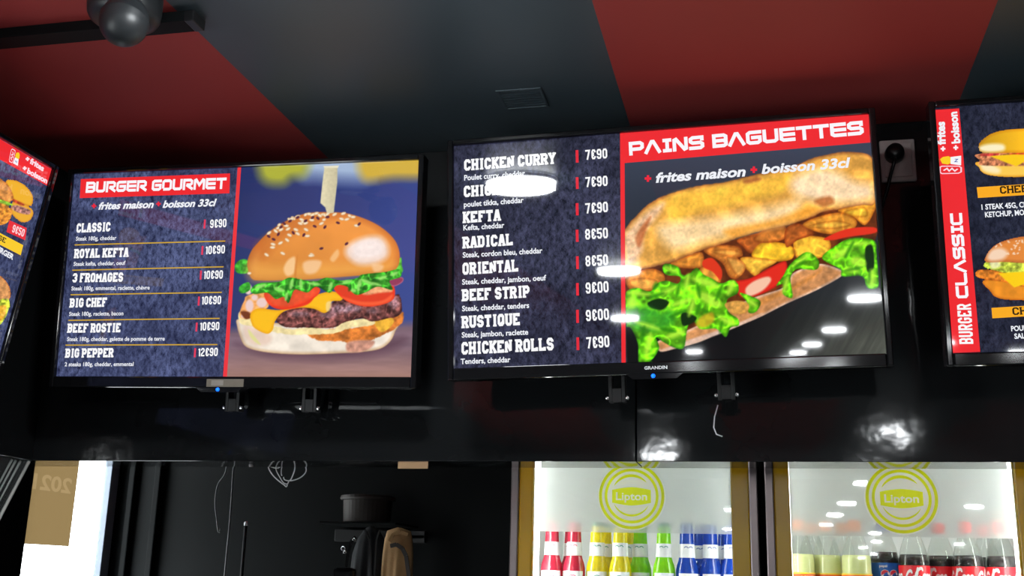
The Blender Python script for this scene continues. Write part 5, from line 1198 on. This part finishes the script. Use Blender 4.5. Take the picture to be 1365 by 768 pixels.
o = Vector(onY(462, 735, YJ-.02)); bg = thing('shoulder_bag', 'glossy black bag with metal buckle hanging left of the black jacket', 'bag', tuple(o))
ribbon([(474, 716), (468, 722), (464, 738), (461, 756)], .010, YJ-.02, M_pgloss, 'strap', bg, o)
m = MB(); a = Vector(onY(460, 757, YJ-.02))-o; m.box(a+Vector((-.035, -.02, -.25)), a+Vector((.035, .02, 0))); m.build('bag_body', M_pgloss, bg, bevel=.012)
m = MB()
for x, y, r in ((457.5, 731, .006), (459.5, 736, .004), (472, 719, .004)):
    c = Vector(onY(x, y, YJ-.026))-o; m.tube([c+Vector((r*math.cos(t), -.002*math.sin(2*t), r*math.sin(t))) for t in np.linspace(0, 2*math.pi, 13)], .0016, 6)
m.build('buckle', M_screw, bg, smooth=True)
# hook rail carrying them
cA, cB = onY(455, 714, RY-.012), onY(560, 714, RY-.012)
hk = thing('coat_rail', 'dark coat rail on the rear wall behind the jackets', 'coat rail', (cA[0], RY-.012, cA[2]))
MB().box((-.02, -.012, -.02), (cB[0]-cA[0]+.02, .0115, .02)).build('rail', M_steel, hk, bevel=.002)
for px in (495, 531):
    x = onY(px, 706, YJ)[0]-cA[0]; m = MB(); hd = RY-.012-(YJ+.13 if px == 495 else YJ)-.02; m.tube([(x, -.0125, 0), (x, -hd*.5, -.005), (x, -hd+.006, 0), (x, -hd, .012)], .005, 8); m.build('hook', M_steel, hk, smooth=True)
# dim brown drum on a small shelf above the jackets
YD = 3.515; pA, pB = onY(458, 697, YD), onY(520, 697, YD); zt2_ = onY(489, 661, YD)[2]
rD = (pB[0]-pA[0])/2; dr = thing('drum_container', 'dim dark brown round container with lid above the hanging jackets', 'container', ((pA[0]+pB[0])/2, YD, pA[2]))
hD = zt2_-pA[2]
MB().lathe([(rD*.93, 0), (rD*.95, .004), (rD, hD-.016)], 36).build('body', M_brown, dr, smooth=False)
MB().lathe([(rD*1.10, hD-.0158), (rD*1.13, hD-.010), (rD*1.10, hD-.002), (rD*.9, hD)], 36).build('lid', M_brown, dr)
sh = MB(); sh.box((pA[0]-.05, YD-rD*1.1, pA[2]-.008), (pB[0]+.05, RY-.0005, pA[2]-.0004))
tag(sh.build('wall_shelf', M_matt, bevel=.002), 'small black shelf on the rear wall under the brown round container', 'shelf')
# thin cables and a pole at the left of the niche
YC = 3.52
def cable(pts, r, m_, label, name='hanging_cable', grp=None):
    V = [Vector(onY(x, y, YC)) for x, y in pts]; V = [Vector(v) for v in smooth([tuple(v) for v in V], 6)[:6*(len(V)-1)+1]]
    o = V[-1].copy(); m = MB(); m.tube([v-o for v in V], r, 8); ob = m.build(name, m_, smooth=True); ob.location = o
    return tag(ob, label, 'cable' if name != 'thin_pole' else 'pole', grp)
cable([(318, 560), (311, 628), (309, 660), (306, 700), (302, 740), (299, 775)], .0030, M_wiregrey, 'thin grey cable hanging straight down in the dark niche')
cable([(308, 580), (301, 628), (291, 645), (287, 665), (288, 685), (294, 705)], .0022, M_wiregrey, 'thin grey cable bowing to the left in the dark niche')
pz = onY(328, 697, YC); o = MB()
o.tube([(0, 0, 0), (0, 0, pz[2]-.01)], .006, 10); pl = thing('thin_pole', 'thin dark pole with pale tip standing in the niche', 'pole', (pz[0], YC, 0))
o.build('shaft', M_steel, pl, smooth=True); MB().lathe([(.007, pz[2]-.0098), (.007, pz[2]), (.004, pz[2]+.004)], 12).build('tip', M_wirepale, pl, smooth=True)
